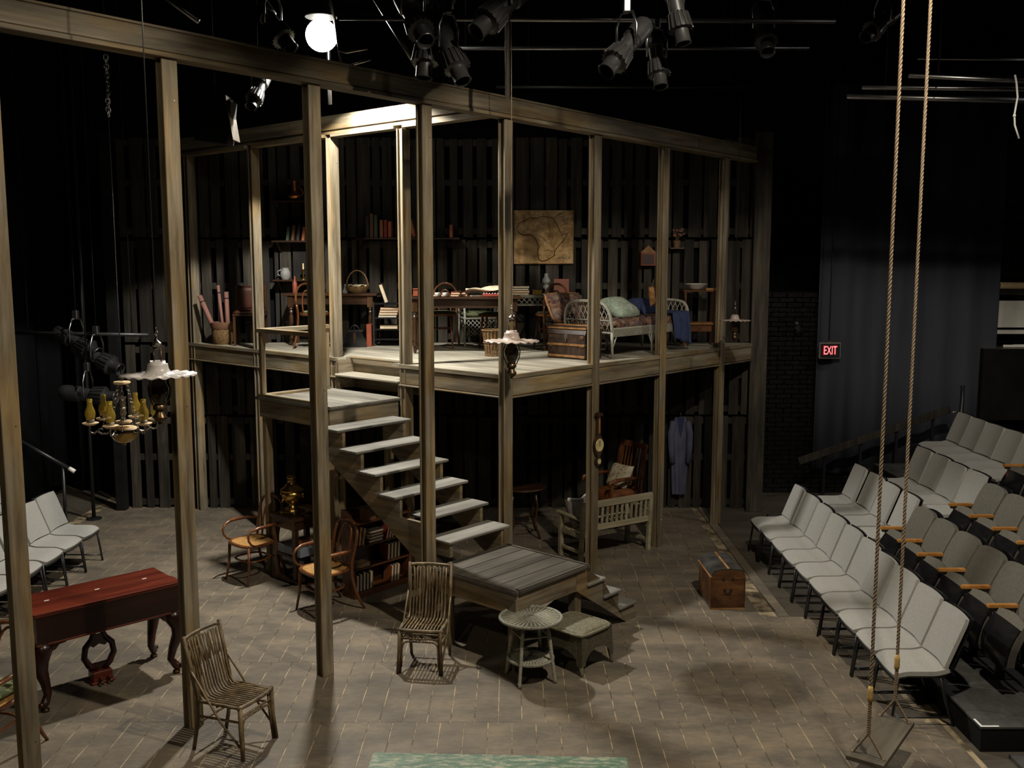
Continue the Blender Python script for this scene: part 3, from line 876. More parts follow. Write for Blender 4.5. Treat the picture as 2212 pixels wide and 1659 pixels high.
B().pillow(2 * W2 + 0.03, 2 * D2 + 0.03, 0.05, Matrix.Translation((0, 0, 0.365)), 12, 0.3).obj('seat_pad', 'olive_wicker', t, 'all')
ring = trapz_ring(1.0, 32, 7, W2 + 0.008, D2 + 0.008, 0.365, 0)
B().tube(ring, 0.016, 7, True).obj('braided_rim', 'olive_wicker', t, 'all')
def apron(L, M4):
    pts = [(-L, 0.35), (-L, 0.085), (-L + 0.045, 0.085)] + [(-(L - 0.05) * math.cos(PI * i / 10) , 0.085 + 0.13 * math.sin(PI * i / 10) ** 0.8) for i in range(0, 11)] + [(L - 0.045, 0.085), (L, 0.085), (L, 0.35)]
    q = B()
    top = [q.bm.verts.new(M4 @ V((x, 0, 0.355))) for x, z in pts[1:-1]]
    bot = [q.bm.verts.new(M4 @ V((x * 1.05, -0.014, z))) for x, z in pts[1:-1]]
    for i in range(len(top) - 1):
        if (top[i].co - top[i + 1].co).length > 1e-6:
            q.bm.faces.new((top[i], top[i + 1], bot[i + 1], bot[i]))
    bmesh.ops.solidify(q.bm, geom=q.bm.faces[:], thickness=0.012)
    q.obj('woven_apron', 'olive_wicker', t)
for k, (L, dist) in enumerate(((W2, D2), (D2, W2), (W2, D2), (D2, W2))):
    apron(L, Matrix.Rotation(k * PI / 2, 4, 'Z') @ Matrix.Translation((0, -dist, 0)))
for sx in (-1, 1):
    for sy in (-1, 1):
        B().tube([(sx * (W2 - 0.03), sy * (D2 - 0.03), 0.34), (sx * (W2 - 0.012), sy * (D2 - 0.012), 0.11), (sx * (W2 - 0.002), sy * (D2 - 0.002), 0.06), (sx * (W2 + 0.004), sy * (D2 + 0.004), 0.02), (sx * (W2 + 0.004), sy * (D2 + 0.004), 0.0)], [0.012, 0.02, 0.022, 0.013, 0.015], 8).obj('leg', 'olive_wicker', t, 'all')

# ------------------------------------------------------------------ red mahogany square piano
t = thing('square_piano', 'red mahogany square piano with cabriole legs and lyre pedal', 'piano', (-3.61, 8.31, 0), math.radians(43.4))
L_, D_ = 0.63, 0.30
B().box(-L_, L_, -D_, D_, 0.815, 0.845, None, 0.008, 2).obj('lid', 'mahogany', t)
B().box(-L_, L_, -D_ + 0.0, -D_ + 0.22, 0.846, 0.852, None, 0.003).obj('front_flap', 'mahogany', t)
for x in (-0.42, 0.0, 0.42):
    B().box(x - 0.02, x + 0.02, 0.02, 0.032, 0.8455, 0.8475).obj('hinge', 'tape', t)
B().box(-L_ + 0.02, L_ - 0.02, -D_ + 0.015, D_ - 0.02, 0.58, 0.815).obj('case', 'mahogany_shaded', t)
B().box(-L_ + 0.015, L_ - 0.015, -D_ + 0.008, D_ - 0.012, 0.572, 0.59, None, 0.004).obj('base_molding', 'mahogany', t)
for sx in (-1, 1):
    for sy in (-1, 1):
        x, y = sx * (L_ - 0.09), sy * (D_ - 0.08)
        ox, oy = sx * 0.05, sy * 0.045
        lg = B().tube([(x, y, 0.58), (x + ox * 0.4, y + oy * 0.4, 0.52), (x + ox, y + oy, 0.44), (x + ox * 0.9, y + oy * 0.9, 0.36), (x + ox * 0.2, y + oy * 0.2, 0.24), (x - ox * 0.2, y - oy * 0.2, 0.13), (x + ox * 0.5, y + oy * 0.5, 0.07), (x + ox * 1.1, y + oy * 1.1, 0.045)],
                  [0.075, 0.078, 0.066, 0.054, 0.04, 0.032, 0.036, 0.02], 10).obj('leg', 'mahogany_shaded', t, 'all')
        B().lathe([(0.0, 0.0), (0.032, 0.0), (0.034, 0.02), (0.02, 0.035), (0.0, 0.04)], 12, Matrix.Translation((x + ox * 0.5, y + oy * 0.5, 0))).obj('caster', 'bronze', lg, True)
        B().ball((x + ox * 1.3, y + oy * 1.3, 0.075), 0.024, 8).obj('scroll_foot', 'mahogany_shaded', lg, 'all')
        B().prism([(0, 0), (sx * -0.16, 0), (sx * -0.13, -0.025), (sx * -0.08, -0.03), (sx * -0.05, -0.065), (0, -0.08)], -0.012, 0.012, Matrix.Translation((x - sx * 0.03, sy * (D_ - 0.05), 0.58)) @ Matrix.Rotation(PI / 2, 4, 'X')).obj('knee_bracket', 'mahogany_shaded', lg)
yl = 0.06
lyre = thing('pedal_lyre', '', '')
del lyre['label'], lyre['category']
lyre.parent = t
B().box(-0.085, 0.085, yl - 0.07, yl + 0.05, 0.02, 0.11, None, 0.006).obj('pedal_box', 'mahogany', lyre)
B().box(-0.10, 0.10, yl - 0.085, yl + 0.065, 0.0, 0.025, None, 0.004).obj('pedal_base', 'mahogany', lyre)
for sx in (-1, 1):
    B().tube([(sx * 0.03, yl, 0.11), (sx * 0.09, yl, 0.16), (sx * 0.13, yl, 0.24), (sx * 0.115, yl, 0.33), (sx * 0.06, yl, 0.39), (sx * 0.04, yl, 0.45), (sx * 0.07, yl, 0.52), (sx * 0.12, yl, 0.57)], [0.03, 0.03, 0.028, 0.028, 0.026, 0.024, 0.026, 0.03], 8).obj('lyre_arm', 'mahogany_shaded', lyre, 'all')
    B().tube([(sx * 0.035, yl - 0.08, 0.05), (sx * 0.04, yl - 0.16, 0.035)], [0.009, 0.014], 7).obj('pedal', 'bronze', lyre, 'all')
B().prism([(-0.10, 0.30), (-0.05, 0.26), (0, 0.285), (0.05, 0.26), (0.10, 0.30), (0.06, 0.37), (-0.06, 0.37)], -0.012, 0.012, Matrix.Translation((0, yl, 0.06)) @ Matrix.Rotation(PI / 2, 4, 'X')).obj('lyre_plate', 'mahogany_shaded', lyre)
B().prism([(-0.07, 0.10), (0.07, 0.10), (0.10, 0.17), (-0.10, 0.17)], -0.014, 0.014, Matrix.Translation((0, yl, 0.0)) @ Matrix.Rotation(PI / 2, 4, 'X')).obj('lyre_plate', 'mahogany_shaded', lyre)

# ------------------------------------------------------------------ trunks
t = thing('travel_chest', 'worn brown domed trunk alone on the floor at right', 'trunk', (2.29, 10.44, 0), math.radians(2))
B().box(-0.18, 0.18, -0.29, 0.29, 0.0, 0.33, None, 0.006).obj('body', 'trunk', t)
def dome(u, v):
    x = -0.188 + 0.376 * u
    return (x, -0.297 + 0.594 * v, 0.345 + 0.10 * (1 - (2 * u - 1) ** 4) ** 0.5 * 0.9 + 0.012)
lid = B().sheet(dome, 14, 2, 0.012).obj('lid', 'trunk_top', t, True)
for sy in (-1, 1):
    pts = [(dome(i / 14, 0)[0], dome(i / 14, 0)[2] - 0.008) for i in range(15)]
    B().prism([(-0.186, 0.33)] + pts + [(0.186, 0.33)], -0.006, 0.006, Matrix.Translation((0, sy * 0.289, 0)) @ Matrix.Rotation(PI / 2, 4, 'X')).obj('lid_end', 'trunk', lid)
for sx in (-0.185, 0.0, 0.185):
    z = 0.362 if sx else 0.4525
    B().box(sx - 0.011, sx + 0.011, -0.3, 0.3, z - 0.008, z + 0.004, None, 0.003).obj('lid_strip', 'slat', lid)
for sy in (-1, 1):
    B().box(-0.186, 0.186, sy * 0.292 - 0.004, sy * 0.292 + 0.004, 0.0, 0.016).obj('bottom_band', 'slat', t)
    h = B().tube([(-0.035, sy * 0.295, 0.21), (-0.03, sy * 0.318, 0.20), (0.03, sy * 0.318, 0.20), (0.035, sy * 0.295, 0.21)], 0.007, 6).obj('handle', 'blackm', t, 'all')
    for hx in (-0.035, 0.035):
        B().box(hx - 0.012, hx + 0.012, sy * 0.295 - 0.004, sy * 0.295 + 0.004, 0.195, 0.225).obj('handle_plate', 'bronze', h)
for sx in (-1, 1):
    B().box(sx * 0.182 - 0.004, sx * 0.182 + 0.004, -0.292, -0.27, 0, 0.34).obj('corner_strip', 'trunk', t)
    B().box(sx * 0.05 - 0.014, sx * 0.05 + 0.014, -0.297, -0.291, 0.315, 0.35).obj('catch', 'bronze', t)
t = thing('travel_chest', 'black trunk with tan wooden slats on the deck in front of the daybed', 'trunk', wl(1.92, 0.60, DZ), ANG)
w, d, h = 0.165, 0.29, 0.30
B().box(-w, w, -d, d, 0.0, h, None, 0.006).obj('body', 'trunk_d', t)
def dome2(u, v):
    return (-w - 0.006 + (2 * w + 0.012) * u, -d - 0.006 + (2 * d + 0.012) * v, h + 0.10 * (1 - (2 * u - 1) ** 4) ** 0.5 + 0.004)
lid = B().sheet(dome2, 12, 2, 0.012).obj('lid', 'trunk_d', t, True)
for sy in (-1, 1):
    pts = [(dome2(i / 12, 0)[0], dome2(i / 12, 0)[2] - 0.008) for i in range(13)]
    B().prism([(-w, h)] + pts + [(w, h)], -0.006, 0.006, Matrix.Translation((0, sy * (d - 0.002), 0)) @ Matrix.Rotation(PI / 2, 4, 'X')).obj('lid_end', 'trunk_d', lid)
for u_ in (0.08, 0.38, 0.64, 0.92):
    p = dome2(u_, 0.5)
    B().box(p[0] - 0.018, p[0] + 0.018, -d - 0.008, d + 0.008, p[2] - 0.01, p[2] + 0.01, None, 0.003).obj('lid_slat', 'slat', lid)
for z in (0.035, 0.175):
    B().box(-w - 0.012, -w, -d, d, z - 0.014, z + 0.014, None, 0.003).obj('slat', 'slat', t)
    B().box(-w, w, -d - 0.012, -d, z - 0.014, z + 0.014, None, 0.003).obj('slat', 'trunk_d', t)
for y in (-0.24, 0.24):
    for z in (0.03, 0.27, 0.16):
        B().box(-w - 0.008, -w + 0.02, y - 0.03, y + 0.03, z - 0.02, z + 0.02, None, 0.004).obj('corner_plate', 'trunk', t)
B().box(-w - 0.009, -w, -0.025, 0.025, 0.24, 0.31, None, 0.004).obj('lock_plate', 'silver', t)
B().box(-w - 0.016, -w - 0.009, -0.010, 0.010, 0.215, 0.27, None, 0.003).obj('hasp', 'silver', t)
B().tube([(-0.05, -d - 0.004, 0.21), (-0.04, -d - 0.03, 0.20), (0.04, -d - 0.03, 0.20), (0.05, -d - 0.004, 0.21)], 0.008, 6).obj('handle', 'leather', t, 'all')

# ------------------------------------------------------------------ garden bench with pillow, rocking chair, little table
t = thing('garden_bench', 'pale slatted garden bench seen from behind between two posts', 'bench', (1.19, 12.22, 0), math.radians(33))
BL = 0.54
for sx in (-1, 1):
    B().bar((sx * BL, -0.20, 0.0), (sx * BL, -0.235, 0.74), 0.05, 0.05, (0, 1, 0), 0.004).obj('rear_leg', 'bench', t)
    B().box(sx * BL - 0.027, sx * BL + 0.027, 0.19, 0.245, 0, 0.53, None, 0.004).obj('front_leg', 'bench', t)
    B().bar((sx * BL, -0.22, 0.545), (sx * BL, 0.30, 0.555), 0.065, 0.028, (0, 0, 1), 0.006).obj('arm', 'bench', t)
    B().bar((sx * BL, -0.2, 0.33), (sx * BL, 0.22, 0.345), 0.035, 0.055, (0, 0, 1), 0.003).obj('seat_bearer', 'bench', t)
    B().bar((sx * BL, -0.2, 0.13), (sx * BL, 0.22, 0.13), 0.03, 0.04, (0, 0, 1), 0.003).obj('stretcher', 'bench', t)
B().bar((-BL - 0.02, -0.236, 0.72), (BL + 0.02, -0.236, 0.72), 0.035, 0.085, (0, 0, 1), 0.005).obj('top_rail', 'bench', t)
B().bar((-BL, -0.215, 0.42), (BL, -0.215, 0.42), 0.035, 0.07, (0, 0, 1), 0.005).obj('lower_rail', 'bench', t)
for i in range(13):
    x = -BL + 0.075 + i * (2 * BL - 0.15) / 12
    B().bar((x, -0.217, 0.45), (x, -0.234, 0.685), 0.036, 0.016, (0, 1, 0), 0.002).obj('back_slat', 'bench', t)
for i in range(6):
    y = -0.16 + i * 0.075
    z = 0.375 + 0.012 * abs(i - 3) ** 1.3 * 0.5
    B().box(-BL - 0.01, BL + 0.01, y - 0.026, y + 0.026, z - 0.01, z + 0.01, None, 0.003).obj('seat_slat', 'bench', t)
pil = B().pillow(0.42, 0.40, 0.17, Matrix.Rotation(math.radians(68), 4, 'X'), 12).obj('bench_pillow', 'grey_pillow', None, 'all')
tag(pil, 'plump grey pillow standing on the left end of the garden bench', 'pillow')
pil.location = (0.86, 12.12, 0.55)
pil.rotation_euler.z = math.radians(45)
B().sheet(lambda u, v: (-0.2 + 0.4 * u, 0.03 + 0.02 * math.sin(9 * u), 0.165 + 0.045 * v * (0.6 + 0.4 * math.cos(6 * u))), 12, 3, 0.008).obj('frill', 'white', pil, 'all')
def rocking(label, loc, rz):
    t = thing('rocking_chair', label, 'chair', loc, rz)
    for sx in (-1, 1):
        B().tube(bez((sx * 0.26, -0.42, 0.09), (sx * 0.26, -0.1, -0.0), (sx * 0.26, 0.2, 0.0), (sx * 0.26, 0.48, 0.13), 10), 0.018, 7).obj('rocker', 'bent', t, 'all')
        B().bar((sx * 0.26, -0.25, 0.05), (sx * 0.26, -0.25, 0.66), 0.04, 0.04, (0, 1, 0), 0.004).obj('front_leg', 'bent', t)
        B().bar((sx * 0.25, 0.22, 0.05), (sx * 0.25, 0.40, 1.12), 0.045, 0.04, (0, 1, 0), 0.004).obj('back_post', 'bent', t)
        B().tube([(sx * 0.27, 0.32, 0.66), (sx * 0.28, 0.05, 0.68), (sx * 0.28, -0.2, 0.68), (sx * 0.28, -0.30, 0.66), (sx * 0.28, -0.32, 0.61)], [0.02, 0.026, 0.03, 0.028, 0.018], 8).obj('arm', 'bent', t, 'all')
        B().bar((sx * 0.25, -0.25, 0.38), (sx * 0.25, 0.27, 0.38), 0.03, 0.06, (0, 0, 1), 0.003).obj('seat_rail', 'bent', t)
    B().bar((-0.26, -0.25, 0.38), (0.26, -0.25, 0.38), 0.03, 0.07, (0, 0, 1), 0.003).obj('front_rail', 'bent', t)
    B().pillow(0.50, 0.52, 0.17, Matrix.Translation((0, 0.0, 0.43)), 12, 0.4).obj('leather_seat', 'leather', t, 'all')
    B().bar((-0.26, 0.395, 1.09), (0.26, 0.395, 1.09), 0.03, 0.08, (0, 0, 1), 0.004).obj('top_rail', 'bent', t)
    B().bar((-0.26, 0.28, 0.5), (0.26, 0.28, 0.5), 0.03, 0.05, (0, 0, 1), 0.004).obj('lower_rail', 'bent', t)
    for i in range(7):
        x = -0.19 + i * 0.38 / 6
        B().bar((x, 0.285, 0.52), (x, 0.39, 1.06), 0.026, 0.014, (0, 1, 0), 0.002).obj('back_slat', 'bent', t)
    return t
rocking('brown leather rocking chair behind the garden bench by the pallet wall', (1.42, 13.65, 0), face(-0.75, -0.55))
pl = B().pillow(0.42, 0.36, 0.15, Matrix.Rotation(math.radians(62), 4, 'X'), 12).obj('chair_cushion', 'cream_cloth', None, 'all')
tag(pl, 'cream patterned cushion leaning on the leather rocking chair', 'pillow')
pl.location = (1.53, 13.74, 0.66)
pl.rotation_euler.z = face(-0.75, -0.55)
tl = B().pillow(0.5, 0.36, 0.06, None, 10, 0.4).obj('folded_throw', 'cream_cloth', None, 'all')
tag(tl, 'cream and brown folded throw lying on the garden bench seat', 'throw')
tl.location = (1.36, 12.36, 0.418)
tl.rotation_euler.z = math.radians(33)
t = thing('side_table', 'small dark table with bowed legs under the deck behind the corner post', 'table', (0.15, 13.0, 0), 0.4)
B().lathe([(0, 0.66), (0.30, 0.66), (0.31, 0.672), (0.30, 0.685), (0, 0.685)], 24).obj('table_top', 'brown', t, True)
for k in range(4):
    a = k * PI / 2 + 0.5
    c_, s_ = math.cos(a), math.sin(a)
    B().tube([(0.2 * c_, 0.2 * s_, 0.66), (0.24 * c_, 0.24 * s_, 0.45), (0.2 * c_, 0.2 * s_, 0.2), (0.29 * c_, 0.29 * s_, 0.0)], 0.016, 7).obj('leg', 'brown_z', t, 'all')
B().tube([(0.19 * math.cos(2 * PI * i / 20), 0.19 * math.sin(2 * PI * i / 20), 0.22) for i in range(20)], 0.011, 6, True).obj('stretcher_ring', 'brown_z', t, 'all')

# ------------------------------------------------------------------ samovar on its cabinet
t = thing('samovar_cabinet', 'dark wooden console under the landing carrying the samovar', 'cabinet', (-2.47, 11.24, 0), ANG)
B().box(-0.27, 0.27, -0.24, 0.24, 0.74, 0.79, None, 0.008, 2).obj('top', 'brown', t)
B().box(-0.25, 0.25, -0.22, 0.22, 0.64, 0.74).obj('frieze', 'brown', t)
for sx in (-1, 1):
    for sy in (-1, 1):
        B().box(sx * 0.22 - 0.03, sx * 0.22 + 0.03, sy * 0.19 - 0.03, sy * 0.19 + 0.03, 0, 0.66, None, 0.006).obj('leg', 'brown_z', t)
B().box(-0.24, 0.24, -0.21, 0.21, 0.30, 0.33, None, 0.004).obj('shelf', 'brown', t)
B().box(-0.26, 0.26, -0.23, 0.23, 0.02, 0.06, None, 0.004).obj('base', 'brown', t)
pb = thing('map_folio', 'blue grey folio of papers on the lower shelf beneath the samovar', 'folio', (-2.47, 11.24, 0.33), ANG)
B().box(-0.22, 0.20, -0.28, 0.16, 0.0, 0.10, None, 0.006).obj('cover', 'bluepaper', pb)
B().box(-0.21, 0.19, -0.275, 0.155, 0.101, 0.104).obj('sheet', 'bluepaper', pb)
vb = thing('violin', 'small dark violin lying on the folio beneath the samovar', 'violin', (-2.44, 11.2, 0.434), ANG)
B().prism([(-0.16, 0.0), (-0.13, 0.06), (-0.06, 0.045), (0.0, 0.04), (0.06, 0.055), (0.1, 0.03), (0.1, -0.03), (0.06, -0.055), (0.0, -0.04), (-0.06, -0.045), (-0.13, -0.06)], 0, 0.035).obj('body', 'bent', vb)
B().bar((0.1, 0, 0.035), (0.22, 0, 0.04), 0.022, 0.015).obj('neck', 'brown', vb)
t = thing('samovar', 'brass samovar with stepped lid standing on the dark cabinet', 'samovar', (-2.545, 11.16, 0.79), ANG + 0.3)
B().box(-0.105, 0.105, -0.105, 0.105, 0.012, 0.03, None, 0.004).obj('base_plate', 'brass', t)
for sx in (-1, 1):
    for sy in (-1, 1):
        B().ball((sx * 0.09, sy * 0.09, 0.008), 0.012, 8).obj('foot', 'brass', t, 'all')
B().lathe([(0.09, 0.03), (0.082, 0.05), (0.05, 0.062), (0.036, 0.08), (0.034, 0.10), (0.05, 0.115), (0.052, 0.125)], 26).obj('pedestal', 'brass', t, True)
B().lathe([(0.05, 0.12), (0.075, 0.14), (0.105, 0.17), (0.12, 0.205), (0.122, 0.235), (0.108, 0.255), (0.112, 0.262), (0.108, 0.268)], 28).obj('body', 'brass', t, True)
B().lathe([(0.132, 0.268), (0.135, 0.275), (0.118, 0.29), (0.09, 0.305), (0.068, 0.33), (0.05, 0.345), (0.045, 0.38), (0.047, 0.385)], 28).obj('lid', 'brass', t, True)
B().lathe([(0.034, 0.38), (0.032, 0.395), (0.05, 0.405), (0.052, 0.42), (0.04, 0.43), (0.045, 0.437), (0.03, 0.44)], 22).obj('crown', 'brass', t, True)
for s_ in (-1, 1):
    B().tube([(0.0, s_ * 0.115, 0.225), (0.0, s_ * 0.155, 0.235), (0.0, s_ * 0.165, 0.205), (0.0, s_ * 0.118, 0.185)], 0.007, 6).obj('handle', 'brass', t, 'all')
    B().ball((0.0, s_ * 0.082, 0.32), 0.011, 8).obj('lid_knob', 'brass', t, 'all')
sp = B().tube([(-0.10, 0, 0.19), (-0.15, 0, 0.195), (-0.175, 0, 0.19), (-0.18, 0, 0.165)], [0.012, 0.011, 0.012, 0.009], 7).obj('spigot', 'brass', t, 'all')
B().box(-0.155, -0.145, -0.018, 0.018, 0.21, 0.222, None, 0.003).obj('tap_key', 'brass', sp)
tr = tag(B().lathe([(0.0, 0), (0.165, 0), (0.18, 0.01), (0.17, 0.006), (0.0, 0.004)], 24).obj('tray', 'brass', None, True), 'round brass tray under the samovar', 'tray')
tr.location = (-2.545, 11.16, 0.7905)
for ch in t.children:
    ch.location.z += 0.006

# ------------------------------------------------------------------ low bookcase under the stairs
t = thing('bookcase', 'low reddish bookcase under the stairs filled with books', 'bookcase', wl(-1.02, 1.33, 0), ANG)
BW, BD = 0.84, 0.21
for x in (0.0, BW - 0.025):
    B().prism([(0, 0.0), (BD, 0.0), (BD, 0.98), (0.10, 0.98), (0.0, 0.86)], x, x + 0.025, Matrix(((0, 0, 1, 0), (1, 0, 0, 0), (0, 1, 0, 0), (0, 0, 0, 1)))).obj('side_panel', 'case', t)
SH = [0.06, 0.33, 0.58, 0.84]
for z in SH:
    B().box(0.025, BW - 0.025, 0.005, BD - 0.01, z - 0.02, z, None, 0.003).obj('shelf', 'case', t)
B().box(0.025, BW - 0.025, 0.0, 0.015, 0.0, 0.055, None, 0.003).obj('plinth', 'case', t)
B().box(0.02, BW - 0.02, BD - 0.012, BD, 0.0, 0.97).obj('back_panel', 'brown', t)
BKC = ['book_red', 'book_rust', 'book_green', 'book_blue', 'book_brown', 'book_tan', 'book_dark']
def book(label, loc, rz, w, h, th, color, pose='stand', lean=0.0, group=None, edge='x'):
    """spine towards local -y when standing; pages cream"""
    t = thing('book', label, 'book', loc, rz, group)
    if pose == 'stand':
        R = Matrix.Rotation(lean, 4, 'Y')
    else:
        R = Matrix.Translation((0, 0, th)) @ Matrix.Rotation(PI / 2, 4, 'Y')
    q = B()
    q.box(0, 0.004, 0, w, 0, h, R).box(th - 0.004, th, 0, w, 0, h, R)
    if edge == 'pages':
        q.box(0, th, w - 0.004, w, 0, h, R)
        q.obj('cover', color, t)
        B().box(0.004, th - 0.004, 0.006, w - 0.005, 0.004, h - 0.004, R).obj('pages', 'paper', t)
    else:
        q.box(0, th, 0, 0.004, 0, h, R)
        q.obj('cover', color, t)
        B().box(0.004, th - 0.004, 0.005, w - 0.006, 0.004, h - 0.004, R).obj('pages', 'paper', t)
    return t
rb = random.Random(11)
def on_case(lx, z):
    ca, sa = math.cos(ANG), math.sin(ANG)
    o = wl(-1.02, 1.33, 0)
    return (o[0] + lx * ca - 0.02 * sa, o[1] + lx * sa + 0.02 * ca, z)
for i, (lx, th, h, ln) in enumerate(((0.05, 0.028, 0.20, 0.12), (0.085, 0.035, 0.21, 0.15), (0.135, 0.03, 0.19, 0.2))):
    book('leaning book at the left end of the bookcase upper shelf, %s from the left' % ORD[i], on_case(lx, 0.582), ANG, 0.15, h, th, BKC[i + 3], 'stand', ln, 'books on the bookcase upper shelf', 'pages')
for i in range(4):
    book('book lying flat in the pile on the bookcase upper shelf, %s from the bottom' % ORD[i], on_case(0.24 + 0.012 * (i % 2), 0.582 + 0.034 * i), ANG, 0.13, 0.20, 0.032, rb.choice(BKC), 'flat', 0, 'books on the bookcase upper shelf', 'pages')
for i in range(3):
    book('cream edged book tilted at the right of the bookcase upper shelf, %s from the left' % ORD[i], on_case(0.48 + i * 0.042, 0.582), ANG, 0.14, 0.17, 0.036, BKC[i], 'stand', 0.3, 'books on the bookcase upper shelf', 'pages')
for i in range(2):
    book('thin yellowish book lying on the bookcase middle shelf, %s' % ('below' if i == 0 else 'on top'), on_case(0.05, 0.332 + i * 0.022), ANG, 0.15, 0.2, 0.02, 'book_tan', 'flat', 0, 'books on the bookcase middle shelf', 'pages')
for i in range(4):
    book('dark book in the shadow of the bookcase middle shelf, %s from the left' % ORD[i], on_case(0.50 + i * 0.05, 0.332), ANG, 0.14, 0.18, 0.04, BKC[(i * 2) % 7], 'stand', 0.08, 'books on the bookcase middle shelf', 'pages')
for i in range(5):
    book('cream edged book standing at the left of the bookcase bottom shelf, %s from the left' % ORD[i], on_case(0.045 + i * 0.048, 0.062), ANG, 0.14, 0.185 + 0.012 * (i % 3), 0.04, BKC[(i * 3) % 7], 'stand', 0.04, 'books on the bookcase bottom shelf', 'pages')
for i in range(3):
    book('cream edged book standing at the right of the bookcase bottom shelf, %s from the left' % ORD[i], on_case(0.55 + i * 0.045, 0.062), ANG, 0.14, 0.19, 0.034, BKC[(i * 2 + 1) % 7], 'stand', 0.08, 'books on the bookcase bottom shelf', 'pages')
hp = B().prism([(0, 0), (0.16, 0), (0.14, 0.05), (0.05, 0.13), (0.0, 0.12)], 0, 0.10).obj('dark_bundle', 'book_brown', None)
tag(hp, 'brown leather case on top of the low bookcase under the stairs', 'case')
hp.location = on_case(0.20, 0.842)
hp.rotation_euler = (PI / 2, 0, ANG)
hp.location.x -= 0.08
hp.location.y += 0.06

# ------------------------------------------------------------------ green bench at the bottom edge
m, nt, b = _m('chipped_green_paint')
co = coords(nt)
f = noise(nt, co, (0.35, 1, 1), 30, 8, 0.8)
f2 = noise(nt, co, (0.5, 1, 1), 5, 4, 0.6)
c = ramp(nt, f, [(0.38, (0.06, 0.12, 0.08)), (0.50, (0.12, 0.19, 0.125)), (0.57, (0.34, 0.34, 0.25)), (0.72, (0.36, 0.28, 0.17))])
c = mixc(nt, c, ramp(nt, f2, [(0.35, (0.7, 0.75, 0.7)), (0.65, (1, 1, 1))]), 0.8, 'MULTIPLY')
nt.links.new(c, b.inputs['Base Color'])
b.inputs['Roughness'].default_value = 0.55
bump(nt, b, f, 0.3, 0.004)
M['green_paint'] = m
t = thing('green_bench', 'long bench with chipped green paint at the bottom edge of the view', 'bench', (-0.09, 5.99, 0), math.radians(-2.3))
B().box(-0.84, 0.84, -0.18, 0.18, 0.42, 0.455, None, 0.008, 2).obj('seat', 'green_paint', t)
B().box(-0.78, 0.78, -0.13, -0.10, 0.33, 0.42, None, 0.003).obj('side_rail', 'green_paint', t)
B().box(-0.78, 0.78, 0.10, 0.13, 0.33, 0.42, None, 0.003).obj('side_rail', 'green_paint', t)
for x in (-0.68, 0.68):
    B().box(x - 0.02, x + 0.02, -0.15, 0.15, 0, 0.42, None, 0.004).obj('leg', 'green_paint', t)

# ------------------------------------------------------------------ swing
t = thing('rope_swing', 'wooden plank swing hanging on two thick twisted ropes at right', 'swing', (2.66, 6.73, 0.27), math.atan2(0.62, 0.45))
B().box(-0.40, 0.40, -0.13, 0.13, -0.018, 0.018, None, 0.004).obj('seat_board', 'swing', t)
def twisted(p0, p1, r, pitch, name, mat='rope', strands=3, n=5, per=9):
    p0, p1 = V(p0), V(p1)
    L = (p1 - p0).length
    turns = L / pitch
    N = int(turns * per)
    d = (p1 - p0).normalized()
    x = d.orthogonal().normalized()
    y = d.cross(x)
    q = B()
    for k in range(strands):
        pts = []
        for i in range(N + 1):
            a = 2 * PI * (turns * i / N + k / strands)
            pts.append(p0 + d * (L * i / N) + (x * math.cos(a) + y * math.sin(a)) * r * 0.5)
        q.tube(pts, r * 0.56, n)
    return q
for sx in (-1, 1):
    xx = sx * 0.335
    rp = twisted((xx, 0, 0.52), (xx, 0, 7.4), 0.0125, 0.085, 'rope').obj('rope', 'rope', t, 'all')
    B().tube([(xx, 0, 0.42), (xx, 0, 0.44), (xx, 0, 0.5), (xx, 0, 0.53)], [0.018, 0.021, 0.02, 0.014], 10).obj('whipping', 'twine', rp, 'all')
    twisted((xx, 0, 0.17), (xx, 0, 0.44), 0.0135, 0.05, 'r').obj('splice', 'rope', rp, 'all')
    for sy in (-1, 1):
        twisted((xx, 0, 0.185), (xx + 0.01, sy * 0.105, 0.015), 0.008, 0.04, 'r').obj('bridle', 'rope', rp, 'all')
        B().ball((xx + 0.01, sy * 0.105, 0.02), 0.014, 8).obj('knot', 'rope', rp, 'all')
# ------------------------------------------------------------------ audience risers and chairs
R1, R2, R3 = 0.20, 0.40, 0.66
def riser(label, x0, x1, y0, y1, z):
    t = thing('riser', label, 'platform', (x0, y0, 0), 0, 'audience risers on the right')
    B().box(0, x1 - x0, 0, y1 - y0, z - 0.02, z, None, 0.003).obj('deck', 'riserm', t)
    B().box(0.005, 0.02, 0.005, y1 - y0 - 0.005, 0, z - 0.02).obj('front_panel', 'blackw', t)
    B().box(0.02, x1 - x0, 0.005, 0.02, 0, z - 0.02).obj('end_panel', 'blackw', t)
    return t
rz1 = riser('lowest black audience riser with white corner tape at its near end', 3.545, 4.43, 7.07, 13.4, R1)
B().box(0.0, 0.14, 0.002, 0.02, R1, R1 + 0.002).obj('corner_tape', 'tape', rz1)
B().box(0.0, 0.016, 0.02, 0.13, R1, R1 + 0.002).obj('corner_tape', 'tape', rz1)
riser('middle black audience riser behind the folding seats', 4.43, 5.45, 7.07, 13.6, R2)
riser('highest black audience riser at the far right', 5.45, 7.2, 7.07, 14.6, R3)
gf = tag(B().box(3.72, 4.9, 6.5, 6.98, 0.0, 0.03).obj('floor_panel', 'riserm'), 'grey board lying on the floor in front of the lowest riser', 'board')
gcount = 0
